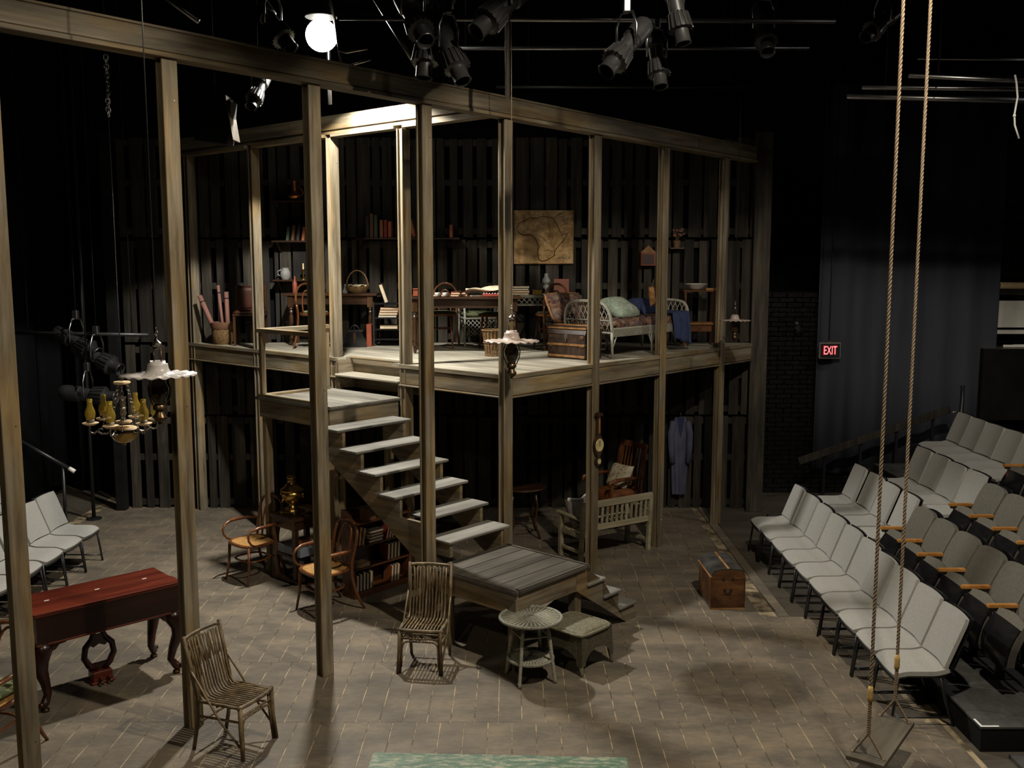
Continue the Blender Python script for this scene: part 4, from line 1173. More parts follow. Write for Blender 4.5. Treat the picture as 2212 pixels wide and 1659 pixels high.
def grey_chair(label, loc, rz, group, first=[None]):
    if first[0] is not None:
        return dup(first[0], loc, rz, label, group)
    t = thing('stacking_chair', label, 'chair', loc, rz, group)
    W_ = 0.225
    def seat(u, v):
        x = -W_ + 2 * W_ * u
        y = -0.22 + 0.43 * v
        rr = (1 - abs(2 * u - 1) ** 5)
        z = 0.452 - 0.035 * max(0, 1 - v / 0.3) ** 2.2 - 0.012 * math.sin(PI * u) + 0.028 * max(0, (v - 0.72) / 0.28) ** 1.6
        return (x * (1 - 0.10 * max(0, 1 - v / 0.14) ** 2), y, z)
    B().sheet(seat, 10, 12, 0.036).obj('seat', 'greyf', t, True)
    def back(u, v):
        x = -W_ + 2 * W_ * u
        z = 0.475 + 0.40 * v
        y = 0.20 + 0.155 * v + 0.028 * math.cos((2 * u - 1) * PI / 2) * 0.9
        return (x * (1 - 0.05 * max(0, (v - 0.88) / 0.12) ** 2), y, z)
    B().sheet(lambda u, v: back(1 - u, v), 10, 8, 0.030).obj('backrest', 'greyf', t, True)
    def shell(u, v):
        p = back(u, v)
        return (p[0] * 1.03, p[1] + 0.034, p[2] + 0.002)
    B().sheet(lambda u, v: shell(1 - u, v), 8, 6, 0.008).obj('back_shell', 'blackp', t, True)
    B().sheet(lambda u, v: V(seat(u, v)) * 1 + V((0, 0, -0.038)), 8, 8, 0.012).obj('seat_shell', 'blackp', t, True)
    for sx in (-1, 1):
        x = sx * 0.222
        B().tube([(x * 0.94, -0.18, 0.405), (x, -0.205, 0.2), (x * 1.02, -0.23, 0.0)], 0.0125, 7).obj('front_leg', 'blackm', t, 'all')
        B().tube([(x * 0.94, 0.15, 0.41), (x, 0.2, 0.2), (x * 1.02, 0.27, 0.0)], 0.0125, 7).obj('rear_leg', 'blackm', t, 'all')
        B().tube([(x * 0.94, -0.19, 0.405), (x * 0.94, 0.17, 0.405), (x * 0.95, 0.25, 0.47), (x * 0.9, 0.33, 0.66)], 0.011, 7).obj('side_frame', 'blackm', t, 'all')
        B().tube([(x * 1.015, -0.222, 0.07), (x * 1.015, 0.245, 0.07)], 0.008, 6).obj('foot_rail', 'blackm', t, 'all')
    B().tube([(-0.21, 0.17, 0.38), (0.21, 0.17, 0.38)], 0.010, 6).obj('crossbar', 'blackm', t, 'all')
    first[0] = t
    return t
RZL = face(-1, 0)
def row(n, x, y0, sp, z, grp, lab, rz=RZL, tape=()):
    for i in range(n):
        y = y0 - sp * (i + 0.5)
        c = grey_chair(lab % ORD[i], (x + random.uniform(-0.015, 0.015), y, z), rz + random.uniform(-0.025, 0.025), grp)
        if i in tape:
            B().box(-0.235, -0.231, -0.16, -0.06, 0.402, 0.418).obj('seat_number_tag', 'tape', c)
row(10, 3.275, 12.30, 0.482, 0, 'grey chairs in the front row on the right', 'light grey chair in the right front row on the floor, %s from far end', tape=(2, 4, 8, 9))
row(4, 4.13, 12.62, 0.51, R1, 'grey chairs on the lowest right riser', 'light grey chair on the lowest right riser, %s from far end', tape=(1, 3))
row(4, 5.0, 12.75, 0.475, R2, 'grey chairs on the middle right riser', 'light grey chair on the middle right riser, %s from far end')
row(5, 6.05, 14.0, 0.475, R3, 'grey chairs on the highest right riser', 'light grey chair on the highest right riser, %s from far end', tape=(0, 4))
# left front row, facing right
for i in range(5):
    grey_chair('light grey stacking chair on the floor at the left, %s from the far end' % ORD[i], (-5.32, 11.66 - 0.492 * i, 0), face(1, -0.02) + random.uniform(-0.03, 0.03), 'grey chairs in the left front row')
for i in range(3):
    grey_chair('grey stacking chair behind the left front row, %s from the far end' % ORD[i], (-6.2, 11.95 - 0.5 * i, 0.2), face(1, 0), 'grey chairs in the left second row')
tag(B().box(-6.75, -5.75, 9.5, 12.3, 0, 0.2).obj('left_riser', 'blackw'), 'low black riser under the second row of chairs at left', 'platform')

def theatre_seat(label, loc, group, first=[None]):
    rz = RZL
    if first[0] is not None:
        return dup(first[0], loc, rz, label, group)
    t = thing('theatre_seat', label, 'theatre seat', loc, rz, group)
    W_ = 0.232
    def back(u, v):
        q = 2 * u - 1
        z = 0.36 + (0.52 - 0.035 * abs(q) ** 4) * v
        y = 0.20 + 0.20 * v - 0.02 * math.sin(PI * v) + 0.03 * math.cos(q * PI / 2)
        return (W_ * q * (1 - 0.10 * max(0, (v - 0.8) / 0.2) ** 2), y, z)
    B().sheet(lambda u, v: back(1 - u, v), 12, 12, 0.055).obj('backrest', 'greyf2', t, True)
    B().sheet(lambda u, v: V(back(1 - u, v)) + V((0, 0.060, -0.005)), 8, 8, 0.014).obj('back_shell', 'blackp', t, True)
    # folded seat: pad at the back, glossy black pan towards the stage
    def pan(u, v):
        q = 2 * u - 1
        z = 0.25 + 0.33 * v
        y = -0.06 + 0.10 * v - 0.06 * math.sin(PI * min(1, v * 1.0)) * (1 - 0.4 * q * q)
        return (0.212 * q * (0.86 + 0.14 * min(1, v * 2)), y, z)
    B().sheet(lambda u, v: pan(1 - u, v), 12, 10, 0.02).obj('seat_pan', 'blackp', t, True)
    def pad(u, v):
        q = 2 * u - 1
        p = V(pan(u, v))
        return (p.x * 1.0, p.y + 0.075 + 0.02 * math.sin(PI * u), p.z + 0.015 + 0.018 * math.cos(q * PI / 2))
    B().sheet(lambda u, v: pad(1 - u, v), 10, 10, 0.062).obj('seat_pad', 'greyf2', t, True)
    for x in (-0.12, 0.12):
        B().box(x - 0.014, x + 0.014, 0.0, 0.012, 0.535, 0.55).obj('pan_clip', 'silver', t)
    def armset(x):
        a_ = B().box(x - 0.024, x + 0.024, -0.02, 0.235, 0.612, 0.645, None, 0.006, 2).obj('armrest', 'oak', t)
        B().box(x - 0.012, x + 0.012, 0.03, 0.21, 0.33, 0.60, None, 0.003).obj('arm_panel', 'greyp', a_)
        B().box(x - 0.016, x + 0.016, 0.0, 0.24, 0.59, 0.612).obj('arm_frame', 'blackm', a_)
        B().bar((x, 0.235, 0.60), (x, 0.14, 0.30), 0.03, 0.025, (0, 1, 0)).obj('arm_frame', 'blackm', a_)
        l = B().bar((x, 0.12, 0.0), (x, 0.12, 0.42), 0.035, 0.07, (0, 1, 0)).obj('pedestal', 'blackm', t)
        B().box(x - 0.05, x + 0.05, 0.03, 0.21, 0.0, 0.008).obj('foot_plate', 'blackm', l)
    armset(-0.245)
    t['armset'] = 1
    B().tube([(-0.24, 0.12, 0.26), (0.24, 0.12, 0.26)], 0.018, 7).obj('beam', 'blackm', t, 'all')
    B().tube([(-0.24, 0.16, 0.06), (0.24, 0.16, 0.06)], 0.012, 7).obj('floor_rail', 'blackm', t, 'all')
    del t['armset']
    first[0] = t
    return t
for i in range(6):
    theatre_seat('taupe folding theatre seat on the lowest right riser, %s from far end' % ORD[i], (4.0, 10.13 - 0.483 * i, R1), 'folding theatre seats on the lowest riser')
for i in range(5):
    theatre_seat('taupe folding theatre seat on the middle right riser, %s from far end' % ORD[i], (4.83, 10.36 - 0.49 * i, R2), 'folding theatre seats on the middle riser')
for i in range(2):
    theatre_seat('taupe folding theatre seat on the highest riser at right edge, %s from far end' % ORD[i], (5.84, 11.22 - 0.5 * i, R3), 'folding theatre seats on the highest riser')
# stray wooden parts under the top row
for i in range(3):
    tag(B().box(5.60 + 0.02 * i, 5.66 + 0.02 * i, 12.75 - i * 0.55, 12.9 - i * 0.55, R3 + 0.02, R3 + 0.10, None, 0.01).obj('wood_block', 'oak'), 'orange lit wooden block under the highest row of grey chairs, %s from the far end' % ORD[i], 'block', 'wooden blocks under the highest row')

# ------------------------------------------------------------------ curtain, exit sign, handrail, back of the house
def cur(u, v):
    x = 4.78 + 2.80 * u
    return (x, 15.40 + 0.05 * math.sin(2 * PI * u * 5.5 + 0.4 * math.sin(9 * u)) * (0.5 + 0.5 * (1 - v)) + 0.02 * math.sin(31 * u), 0.35 + 6.0 * v)
tag(B().sheet(cur, 130, 4, 0.006).obj('curtain', 'curtain', None, 'all'), 'tall dark blue grey curtain behind the audience risers at right', 'curtain')
def cur2(u, v):
    return (-7.1 + 0.06 * math.sin(2 * PI * u * 9) , 8.0 + 8.0 * u, 0.2 + 6.3 * v)
tag(B().sheet(cur2, 120, 3, 0.006).obj('curtain', 'blackcloth', None, 'all'), 'black masking curtain along the left wall behind the chairs', 'curtain')
def cur3(u, v):
    return (-6.95 + 1.05 * u, 15.6 + 0.05 * math.sin(2 * PI * u * 4), 0.0 + 6.3 * v)
tag(B().sheet(cur3, 50, 3, 0.006).obj('curtain', 'blackcloth', None, 'all'), 'black masking curtain left of the pallet wall', 'curtain')
t = thing('exit_sign', 'lit red EXIT sign mounted in front of the dark curtain', 'sign', (4.92, 15.22, 2.31))
B().box(-0.165, 0.165, -0.025, 0.05, -0.125, 0.125, None, 0.008).obj('housing', 'greyp', t)
B().box(-0.150, 0.150, -0.029, -0.024, -0.11, 0.11).obj('face_plate', 'fixture', t)
me = text_mesh('EXIT', 0.165, 0.002, plain('red_lit_letters', (0.9, 0.05, 0.06), 0.5, 0, 0.0, 5, emit=((1.0, 0.16, 0.17), 2.6)))
lt = put('exit_letters', me, t, (0, -0.032, 0), rot=(PI / 2, 0, 0))
lt.scale = (0.60, 1.12, 1)
me = text_mesh('EXIT', 0.165, 0.001, plain('red_lit_glow_plate', (0.5, 0.01, 0.02), 0.5, 0, 0.0, 5, emit=((1.0, 0.02, 0.04), 0.5)))
lt2 = put('letter_backing', me, t, (0, -0.0305, 0), rot=(PI / 2, 0, 0))
lt2.scale = (0.68, 1.22, 1)
B().box(-0.05, 0.05, 0.0, 0.03, 0.125, 0.15).obj('bracket', 'silver', t)
B().box(-0.02, 0.02, 0.03, 0.30, -0.02, 0.02).obj('wall_arm', 'blackm', t)
B().tube([(0, 0.02, 0.14), (0, 0.02, 5.49)], 0.008, 6).obj('drop_rod', 'blackm', t)
t = thing('wall_spotlight', 'small bright metal spotlight left of the EXIT sign', 'light fixture', (4.42, 15.3, 2.66))
B().lathe([(0.03, 0.0), (0.055, 0.04), (0.06, 0.12), (0.05, 0.14), (0, 0.14)], 14, Matrix.Rotation(math.radians(-125), 4, 'X') @ Matrix.Rotation(0.5, 4, 'Y')).obj('can', 'silver', t, True)
B().box(-0.02, 0.02, -0.01, 0.14, 0.05, 0.09).obj('bracket', 'steel', t)
t = thing('hand_rail', 'sloping dark timber handrail board below the curtain at right', 'railing', (0, 0, 0))
B().bar((4.36, 14.75, 0.66), (6.62, 14.75, 1.46), 0.05, 0.11, (0, 0, 1), 0.006).obj('rail_board', 'pallet', t)
for k in (0.18, 0.42, 0.66, 0.9):
    x, z = 4.36 + 2.26 * k, 0.66 + 0.8 * k
    B().bar((x, 14.79, 0), (x, 14.79, z), 0.04, 0.04, (0, 1, 0)).obj('rail_post', 'blackm', t)
t = thing('stanchion', 'black stanchion post rising beside the highest row of chairs', 'post', (6.66, 14.45, R3))
B().tube([(0, 0, 0), (0, 0, 1.18)], 0.03, 10).obj('pole', 'blackm', t, 'all')
B().lathe([(0.032, 1.18), (0.034, 1.2), (0, 1.21)], 10).obj('cap', 'silver', t, True)
B().tube([(0, 0.0, 0.82), (-0.16, 0, 0.80)], 0.012, 6).obj('clip', 'silver', t, 'all')
# backstage behind the curtain's right edge
m, nt, b = _m('grey_block_wall')
f = noise(nt, coords(nt), (1, 1, 1), 9, 5, 0.7)
nt.links.new(ramp(nt, f, [(0.3, (0.05, 0.047, 0.04)), (0.7, (0.12, 0.11, 0.095))]), b.inputs['Base Color'])
b.inputs['Roughness'].default_value = 0.7
bump(nt, b, f, 0.4, 0.01)
M['block'] = m
bs = struct(B().box(7.3, 9.2, 16.6, 16.7, 0, 7).obj('wall_backstage', 'blackw'))
for r in range(14):
    for i in range(3):
        B().box(7.42 + i * 0.61 + (0.3 if r % 2 else 0) - 0.3, 7.42 + i * 0.61 + 0.6 + (0.3 if r % 2 else 0) - 0.3, 16.55, 16.6, 3.0 + r * 0.265, 3.25 + r * 0.265, None, 0.008).obj('block', 'block', bs)
t = thing('gallery_rail', 'cream pipe rail with clamp at the right frame edge', 'railing', (0, 0, 0))
B().tube([(7.50, 15.9, 3.30), (8.6, 15.9, 3.29)], 0.055, 12).obj('pipe', 'cream', t, 'all')
B().tube([(7.63, 15.82, 3.30), (7.70, 15.80, 3.36), (7.78, 15.82, 3.30)], 0.03, 8).obj('clamp', 'silver', t, 'all')
B().box(7.52, 8.6, 15.95, 15.98, 2.62, 3.05).obj('white_panel', 'white', t)
B().box(7.50, 8.6, 15.88, 16.0, 2.52, 2.58).obj('ledge', 'white', t)
t = thing('orange_ladder_post', 'bright orange ladder stile below the cream pipe at right edge', 'post', (7.70, 15.8, 2.35))
B().box(-0.06, 0.06, -0.03, 0.03, 0.05, 0.75).obj('stile', 'orange', t)
B().box(-0.02, 0.05, -0.034, -0.01, -0.08, 0.3).obj('stile_lip', 'orange', t)
t = thing('equipment_case', 'black case on the gallery at the right edge with thin white pipes on top', 'case', (7.35, 15.3, 1.2))
B().box(0, 1.6, 0, 0.6, 0, 1.12, None, 0.01).obj('case_body', 'blackw', t)
B().box(0, 1.6, -0.005, 0.61, 1.12, 1.135).obj('case_rim', 'silver', t)
for i in range(2):
    tag(B().tube([(7.72 + 0.2 * i, 15.45 + 0.08 * i, 2.36), (8.8, 15.43 + 0.08 * i, 2.36)], 0.022, 8).obj('white_pipe', 'white', None, 'all'), 'thin white pipe lying on the black case at right edge, %s' % ('nearer' if i == 0 else 'farther'), 'pipe', 'white pipes on the case')

# left side: pole, sloping rail, stored lanterns
t = thing('floor_pole', 'thin dark vertical pole standing behind the left chairs', 'pole', (-6.02, 13.85, 0))
B().tube([(0, 0, 0), (0, 0, 5.6)], 0.028, 8).obj('pipe', 'blackm', t, 'all')
B().lathe([(0.11, 0), (0.11, 0.015), (0.04, 0.03), (0, 0.03)], 14).obj('base', 'blackm', t, True)
t = thing('stair_rail', 'black sloping pipe handrail with white end cap at far left', 'railing', (0, 0, 0))
B().tube([(-6.55, 12.5, 1.52), (-5.70, 12.5, 1.02)], 0.026, 8).obj('pipe', 'blackm', t, 'all')
B().tube([(-5.72, 12.5, 1.032), (-5.65, 12.5, 0.99)], 0.029, 8).obj('end_cap', 'white', t, 'all')
B().tube([(-5.80, 12.5, 0), (-5.80, 12.5, 1.07)], 0.022, 8).obj('rail_post', 'blackm', t, 'all')
# ------------------------------------------------------------------ hanging oil lamps
def oil_lamp(label, loc, sc, shade_mat, cord_top):
    t = thing('oil_lamp', label, 'pendant lamp', loc, 0, 'hanging oil lamps')
    s = sc
    def wave(a, r):
        k = max(0, (r - 0.10 * s) / (0.15 * s))
        return (0.0065 * s * k * math.sin(19 * a), 0.005 * s * k * math.cos(19 * a))
    prof = [(0.050, 0.088), (0.052, 0.070), (0.066, 0.068), (0.066, 0.060), (0.070, 0.035), (0.082, 0.012), (0.11, 0.0), (0.17, -0.004), (0.25, -0.006), (0.248, -0.012), (0.17, -0.010), (0.108, -0.006), (0.076, 0.010), (0.062, 0.04), (0.046, 0.075)]
    B().lathe([(r * s, z * s) for r, z in prof], 120, None, wave, True).obj('shade', shade_mat, t, 'all')
    B().lathe([(0.042 * s, -0.02 * s), (0.046 * s, -0.06 * s), (0.066 * s, -0.10 * s), (0.064 * s, -0.14 * s), (0.042 * s, -0.19 * s), (0.036 * s, -0.215 * s)], 22).obj('chimney', 'smoke', t, 'all')
    B().lathe([(0.034 * s, -0.21 * s), (0.045 * s, -0.225 * s), (0.045 * s, -0.245 * s), (0.028 * s, -0.26 * s), (0.032 * s, -0.275 * s), (0.048 * s, -0.30 * s), (0.036 * s, -0.325 * s), (0.016 * s, -0.335 * s), (0.014 * s, -0.35 * s), (0, -0.355 * s)], 20).obj('font', 'bronze', t, True)
    for k in (-1, 1):
        B().tube([(k * 0.026 * s, 0, 0.19 * s), (k * 0.024 * s, 0, 0.09 * s), (k * 0.05 * s, 0.01, -0.02 * s), (k * 0.078 * s, 0.01, -0.10 * s), (k * 0.07 * s, 0.01, -0.16 * s), (k * 0.045 * s, 0, -0.22 * s)], 0.005 * s, 6).obj('harp', 'bronze', t, 'all')
    B().lathe([(0, 0.235 * s), (0.012 * s, 0.225 * s), (0.03 * s, 0.21 * s), (0.032 * s, 0.195 * s), (0.02 * s, 0.185 * s), (0.02 * s, 0.17 * s), (0, 0.165 * s)], 16).obj('crown', 'silver', t, True)
    q = B()
    for k in range(3):
        z = (0.25 + 0.026 * k) * s
        q.tube([(0.010 * s * math.cos(a) * (1 if k % 2 else 0), 0.010 * s * math.cos(a) * (0 if k % 2 else 1), z + 0.018 * s * math.sin(a)) for a in [2 * PI * i / 10 for i in range(10)]], 0.003 * s, 5, True)
    q.obj('chain', 'silver', t, 'all')
    B().tube([(0, 0, 0.31 * s), (0, 0, cord_top - loc[2])], 0.0045, 5).obj('cord', 'rope' if s > 1 else 'blackm', t, 'all')
    return t
oil_lamp('oil lamp with wide white pleated glass shade hanging at left near the chandelier', (-2.42, 6.70, 2.93), 1.0, 'shade', 7.3)
oil_lamp('oil lamp with rosy pleated shade hanging before the deck corner post', (-0.005, 9.60, 2.925), 1.07, 'pinkshade', 7.3)
oil_lamp('dim oil lamp with grey pleated shade hanging at the right end of the deck', (2.88, 12.75, 2.935), 0.78, 'pinkshade', 7.3)

# ------------------------------------------------------------------ chandelier
t = thing('chandelier', 'six armed chandelier with amber chimneys hanging at the left', 'chandelier', (-3.17, 7.95, 2.27), 0.2)
B().lathe([(0, -0.075), (0.012, -0.07), (0.014, -0.055), (0.05, -0.045), (0.085, -0.02), (0.104, 0.012), (0.11, 0.045), (0.104, 0.05)], 28).obj('bowl', 'bowl', t, True)
B().lathe([(0.114, 0.04), (0.118, 0.05), (0.116, 0.065), (0.106, 0.07), (0.10, 0.055)], 28, None, None, True).obj('bowl_rim', 'bronze', t, True)
B().lathe([(0, 0.082), (0.095, 0.078), (0.104, 0.066), (0.0, 0.06)], 28).obj('bowl_cover', 'cream', t, True)
B().lathe([(0, 0.11), (0.055, 0.112), (0.066, 0.12), (0.062, 0.13), (0.02, 0.135), (0, 0.135)], 24).obj('center_disc', 'cream', t, True)
B().lathe([(0.03, 0.13), (0.018, 0.145), (0.014, 0.165), (0.026, 0.19), (0.022, 0.22), (0.027, 0.235), (0.02, 0.25), (0.026, 0.275), (0.02, 0.30), (0.028, 0.315), (0.03, 0.325), (0, 0.33)], 16).obj('column', 'silver', t, True)
B().lathe([(0, 0.43), (0.058, 0.432), (0.068, 0.442), (0.064, 0.452), (0.02, 0.456), (0, 0.456)], 24).obj('top_disc', 'cream', t, True)
for k in range(6):
    a = 2 * PI * k / 6 + 0.3
    c_, s_ = math.cos(a), math.sin(a)
    def P3(r, z):
        return (r * c_, r * s_, z)
    arm = B().tube([P3(0.09, 0.06), P3(0.13, 0.035), P3(0.17, 0.035), P3(0.205, 0.06), P3(0.225, 0.045), P3(0.25, 0.05), P3(0.265, 0.08), P3(0.25, 0.12)], [0.008, 0.009, 0.007, 0.009, 0.008, 0.007, 0.007, 0.006], 6).obj('arm', 'silver', t, 'all')
    B().tube([P3(0.20, 0.055), P3(0.19, 0.075), P3(0.17, 0.08), P3(0.16, 0.065)], 0.006, 6).obj('scroll', 'silver', arm, 'all')
    mt = Matrix.Translation(P3(0.25, 0.12))
    B().lathe([(0, -0.012), (0.03, -0.008), (0.058, 0.004), (0.064, 0.012), (0.058, 0.014), (0, 0.012)], 22, mt).obj('drip_pan', 'cream', arm, True)
    B().lathe([(0.03, 0.012), (0.034, 0.03), (0.03, 0.036)], 14, mt, lambda a_, r: (0.004 * math.sin(7 * a_), 0.002 * math.sin(7 * a_))).obj('gallery', 'silver', arm, 'all')
    B().lathe([(0.026, 0.02), (0.034, 0.05), (0.042, 0.085), (0.038, 0.11), (0.024, 0.145), (0.02, 0.17), (0.022, 0.205)], 18, mt).obj('chimney', 'amber', arm, 'all')
    B().lathe([(0.010, 0.012), (0.012, 0.05), (0.004, 0.07), (0, 0.07)], 8, mt).obj('burner', 'brass', arm, True)
for k in range(3):
    a = 2 * PI * k / 3 + 0.6
    q = B()
    N = 11
    for i in range(N):
        f_ = i / (N - 1)
        r = 0.035 + 0.085 * f_
        z = 0.43 - 0.35 * f_
        cc = V((r * math.cos(a), r * math.sin(a), z))
        ax = V((math.cos(a), math.sin(a), 0)) if i % 2 else V((-math.sin(a), math.cos(a), 0))
        q.tube([cc + ax * 0.011 * math.cos(w_) + V((0, 0, 0.021)) * math.sin(w_) for w_ in [2 * PI * j / 9 for j in range(9)]], 0.0035, 5, True)
    q.obj('chain', 'silver', t, 'all')
B().tube([(0, 0, 0.455), (0.004, 0, 0.50), (-0.004, 0, 0.53), (0, 0, 0.56), (0, 0, 2.55)], [0.008, 0.006, 0.007, 0.004, 0.0035], 5).obj('cord', 'blackm', t, 'all')
q = B()
for i in range(14):
    z = 2.57 + 0.033 * i
    q.tube([((0.017 * math.cos(w_)) * (1 if i % 2 else 0.15), (0.017 * math.cos(w_)) * (0.15 if i % 2 else 1), z + 0.024 * math.sin(w_)) for w_ in [2 * PI * j / 10 for j in range(10)]], 0.006, 5, True)
q.obj('link_chain', 'steel', t, 'all')
B().tube([(0, 0, 3.05), (0, 0, 4.6)], 0.006, 5).obj('drop_cable', 'blackm', t, 'all')

# ------------------------------------------------------------------ overhead rig
def rig_pipe(label, p0, p1, r=0.024, mat='steel'):
    t = thing('rig_pipe', label, 'pipe', p0)
    B().tube([(0, 0, 0), V(p1) - V(p0)], r, 10).obj('pipe', mat, t, 'all')
    for f_ in (0.12, 0.88):
        q_ = (V(p1) - V(p0)) * f_
        if p0[2] + q_.z < 7.4:
            B().tube([q_, (q_.x, q_.y, 7.8 - p0[2])], 0.007, 6).obj('hanger_rod', 'blackw', t, 'all')
    return t
rig_pipe('upper horizontal rigging pipe above the set, in the middle', (-1.6, 9.5, 5.93), (3.0, 9.5, 5.90))
rig_pipe('lower horizontal rigging pipe above the set, in the middle', (-1.0, 11.0, 5.97), (3.2, 11.0, 5.97))
rig_pipe('faint horizontal rigging pipe low over the right of the set', (-0.2, 13.0, 5.90), (3.2, 13.0, 5.90), 0.02, 'fixture')
rig_pipe('slanting brace pipe behind the work lamp', (-1.35, 10.0, 6.25), (-0.85, 9.9, 5.45))
rig_pipe('vertical hanging pipe above the deck corner post', (-0.04, 9.2, 5.15), (-0.04, 9.2, 7.7))
rig_pipe('bright horizontal pipe at the upper right under the side light', (3.9, 10.0, 5.50), (6.4, 10.2, 5.43))
rig_pipe('middle horizontal pipe at the upper right', (3.55, 10.3, 5.44), (6.8, 10.3, 5.40))
rig_pipe('lowest horizontal pipe at the upper right', (3.5, 10.6, 5.40), (6.8, 10.6, 5.32), 0.03)
rig_pipe('thin horizontal pipe at the upper right above the bright pipe', (4.3, 10.8, 5.82), (6.3, 10.8, 5.80), 0.014)
rig_pipe('slanting pipe at the top left behind the long beam', (-3.0, 8.0, 5.95), (-2.45, 8.0, 5.55), 0.02)
rig_pipe('vertical dim pipe above the side beam', (-2.05, 11.4, 5.44), (-2.05, 11.4, 6.6), 0.024, 'steel')
rig_pipe('pipe carrying the stored lanterns at the left', (-6.6, 13.0, 2.75), (-4.8, 13.0, 2.72), 0.024, 'fixture')
def lantern(label, loc, aim, size=1.0, mat='fixture', roll=0.0, group='stage lanterns hanging from the rig'):
    t = thing('stage_lantern', label, 'stage light', loc, 0, group)
    d = (V(aim) - V(loc)).normalized()
    mt = d.to_track_quat('Z', 'Y').to_matrix().to_4x4() @ Matrix.Diagonal((size, size, size, 1))
    B().lathe([(0.0, -0.34), (0.06, -0.335), (0.085, -0.30), (0.09, -0.24), (0.088, -0.10), (0.075, -0.09), (0.072, 0.06)], 18, mt).obj('body', mat, t, True)
    q = B()
    for k in range(16):
        a = 2 * PI * k / 16
        c_, s_ = math.cos(a), math.sin(a)
        pp = [mt @ V((r * c_ - s_ * w_, r * s_ + c_ * w_, z)) for w_ in (-0.006, 0.006) for r, z in ((0.07, 0.04), (0.10, 0.06), (0.118, 0.20), (0.075, 0.20))]
        q.faces(pp, [(0, 1, 2, 3), (7, 6, 5, 4), (0, 4, 5, 1), (1, 5, 6, 2), (2, 6, 7, 3), (3, 7, 4, 0)])
    q.obj('cooling_fins', mat, t)
    B().lathe([(0.075, 0.05), (0.095, 0.07), (0.108, 0.20), (0.075, 0.205), (0.07, 0.21)], 18, mt).obj('fin_ring', mat, t, True)
    B().lathe([(0.068, 0.20), (0.07, 0.32), (0.076, 0.33), (0.072, 0.335), (0.06, 0.325), (0.055, 0.23), (0.0, 0.23)], 18, mt).obj('lens_tube', mat, t, True)
    x = mt @ V((0.1, 0, 0)) - mt @ V((0, 0, 0))
    up = V((0, 0, 0.27 * size))
    B().tube([x, x * 1.05 + up * 0.6, x * 0.6 + up, x * -0.6 + up, x * -1.05 + up * 0.6, -x], 0.012 * size, 6).obj('yoke', 'steel', t, 'all')
    B().box(-0.03 * size, 0.03 * size, -0.035 * size, 0.035 * size, 0.27 * size, 0.37 * size, None, 0.008).obj('clamp', 'steel', t)
    B().tube([(0, 0, 0.36 * size), (0, 0, 7.8 - loc[2])], 0.008, 6).obj('drop_rod', 'blackw', t, 'all')
    return t
lantern('dark stage lantern pointing down right, left of the center pipe', (-0.80, 8.3, 5.66), (-0.62, 8.0, 5.30))
lantern('large stage lantern in bright light pointing down left at the top middle', (-0.07, 8.3, 5.74), (-0.40, 8.05, 5.38), 1.1)
lantern('stage lantern pointing steeply down right in front of the long beam', (-0.52, 8.35, 5.42), (-0.36, 8.2, 5.05))
lantern('black stage lantern hanging straight down over the long beam', (-0.71, 8.5, 5.52), (-0.75, 8.4, 5.0))
lantern('stage lantern tucked behind the others at the top middle', (-0.58, 8.7, 5.80), (-0.66, 8.6, 5.3))
lantern('dim stage lantern aimed down left in the middle of the dark rig', (0.93, 8.3, 5.42), (0.66, 8.05, 5.08), 1.0)
lantern('dim stage lantern beside the slanting one in the dark rig', (1.22, 8.6, 5.40), (1.26, 8.45, 5.0), 0.85)
lantern('dim stage lantern hanging in the upper right of the dark rig', (2.46, 10.0, 5.95), (2.46, 9.6, 5.4))
lantern('dim stage lantern with bright edges right of the middle of the rig', (1.33, 8.3, 5.72), (1.42, 8.2, 5.25), 0.9)
lantern('dim slanting stage lantern at the upper right left of the swing ropes', (3.62, 10.0, 6.0), (3.30, 9.8, 5.75), 0.9)
lantern('dim stage lantern left of the work lamp in the dark', (-2.45, 10.5, 6.1), (-2.0, 10.2, 5.5), 1.1)
lantern('small dark stage lantern under the long beam at left', (-2.62, 10.5, 5.45), (-2.7, 10.2, 5.1), 0.8)
lantern('unseen lantern added near the key light to shade the long beam', (1.5, 5.76, 6.80), (1.0, 5.2, 6.75), 1.0)  # added out of view to cast a dark band on the beam
lantern('dark lantern stored on the left pipe, upper one', (-5.75, 13.0, 2.62), (-5.0, 12.7, 2.30), 1.15, 'fixture', 0, 'lanterns stored at the left')
lantern('dark lantern stored on the left pipe, middle one', (-5.45, 12.9, 2.42), (-4.8, 12.7, 2.15), 1.15, 'fixture', 0, 'lanterns stored at the left')
lantern('dark lantern stored on the left pipe, lowest one behind the chandelier', (-5.55, 12.8, 1.95), (-4.6, 12.7, 1.87), 1.15, 'fixture', 0, 'lanterns stored at the left')
t = thing('loudspeaker', 'black loudspeaker box with one bright edge behind the long beam', 'speaker', (-3.02, 10.3, 5.08))
B().box(-0.17, 0.17, -0.12, 0.12, -0.2, 0.24, Matrix.Rotation(0.12, 4, 'Y'), 0.01).obj('cabinet', 'blackw', t)
B().box(0.172, 0.182, -0.13, 0.13, -0.2, 0.24, Matrix.Rotation(-0.14, 4, 'Y')).obj('side_bracket', 'silver', t)
B().tube([(0, 0, 0.2), (0, 0, 2.72)], 0.008, 6).obj('drop_rod', 'blackw', t, 'all')
t = thing('dangling_cable', 'thin white cable dangling from the bright pipe at upper right', 'cable', (4.92, 9.95, 5.44))
B().tube([(0, 0, 0.06), (0.02, 0, -0.02), (0.04, 0, -0.15), (0.02, 0, -0.32), (0.03, 0, -0.42), (0.08, 0, -0.55)], 0.009, 6).obj('cord', 'white', t, 'all')
B().ball((0.02, 0, -0.33), 0.016, 8).obj('knot', 'white', t, 'all')
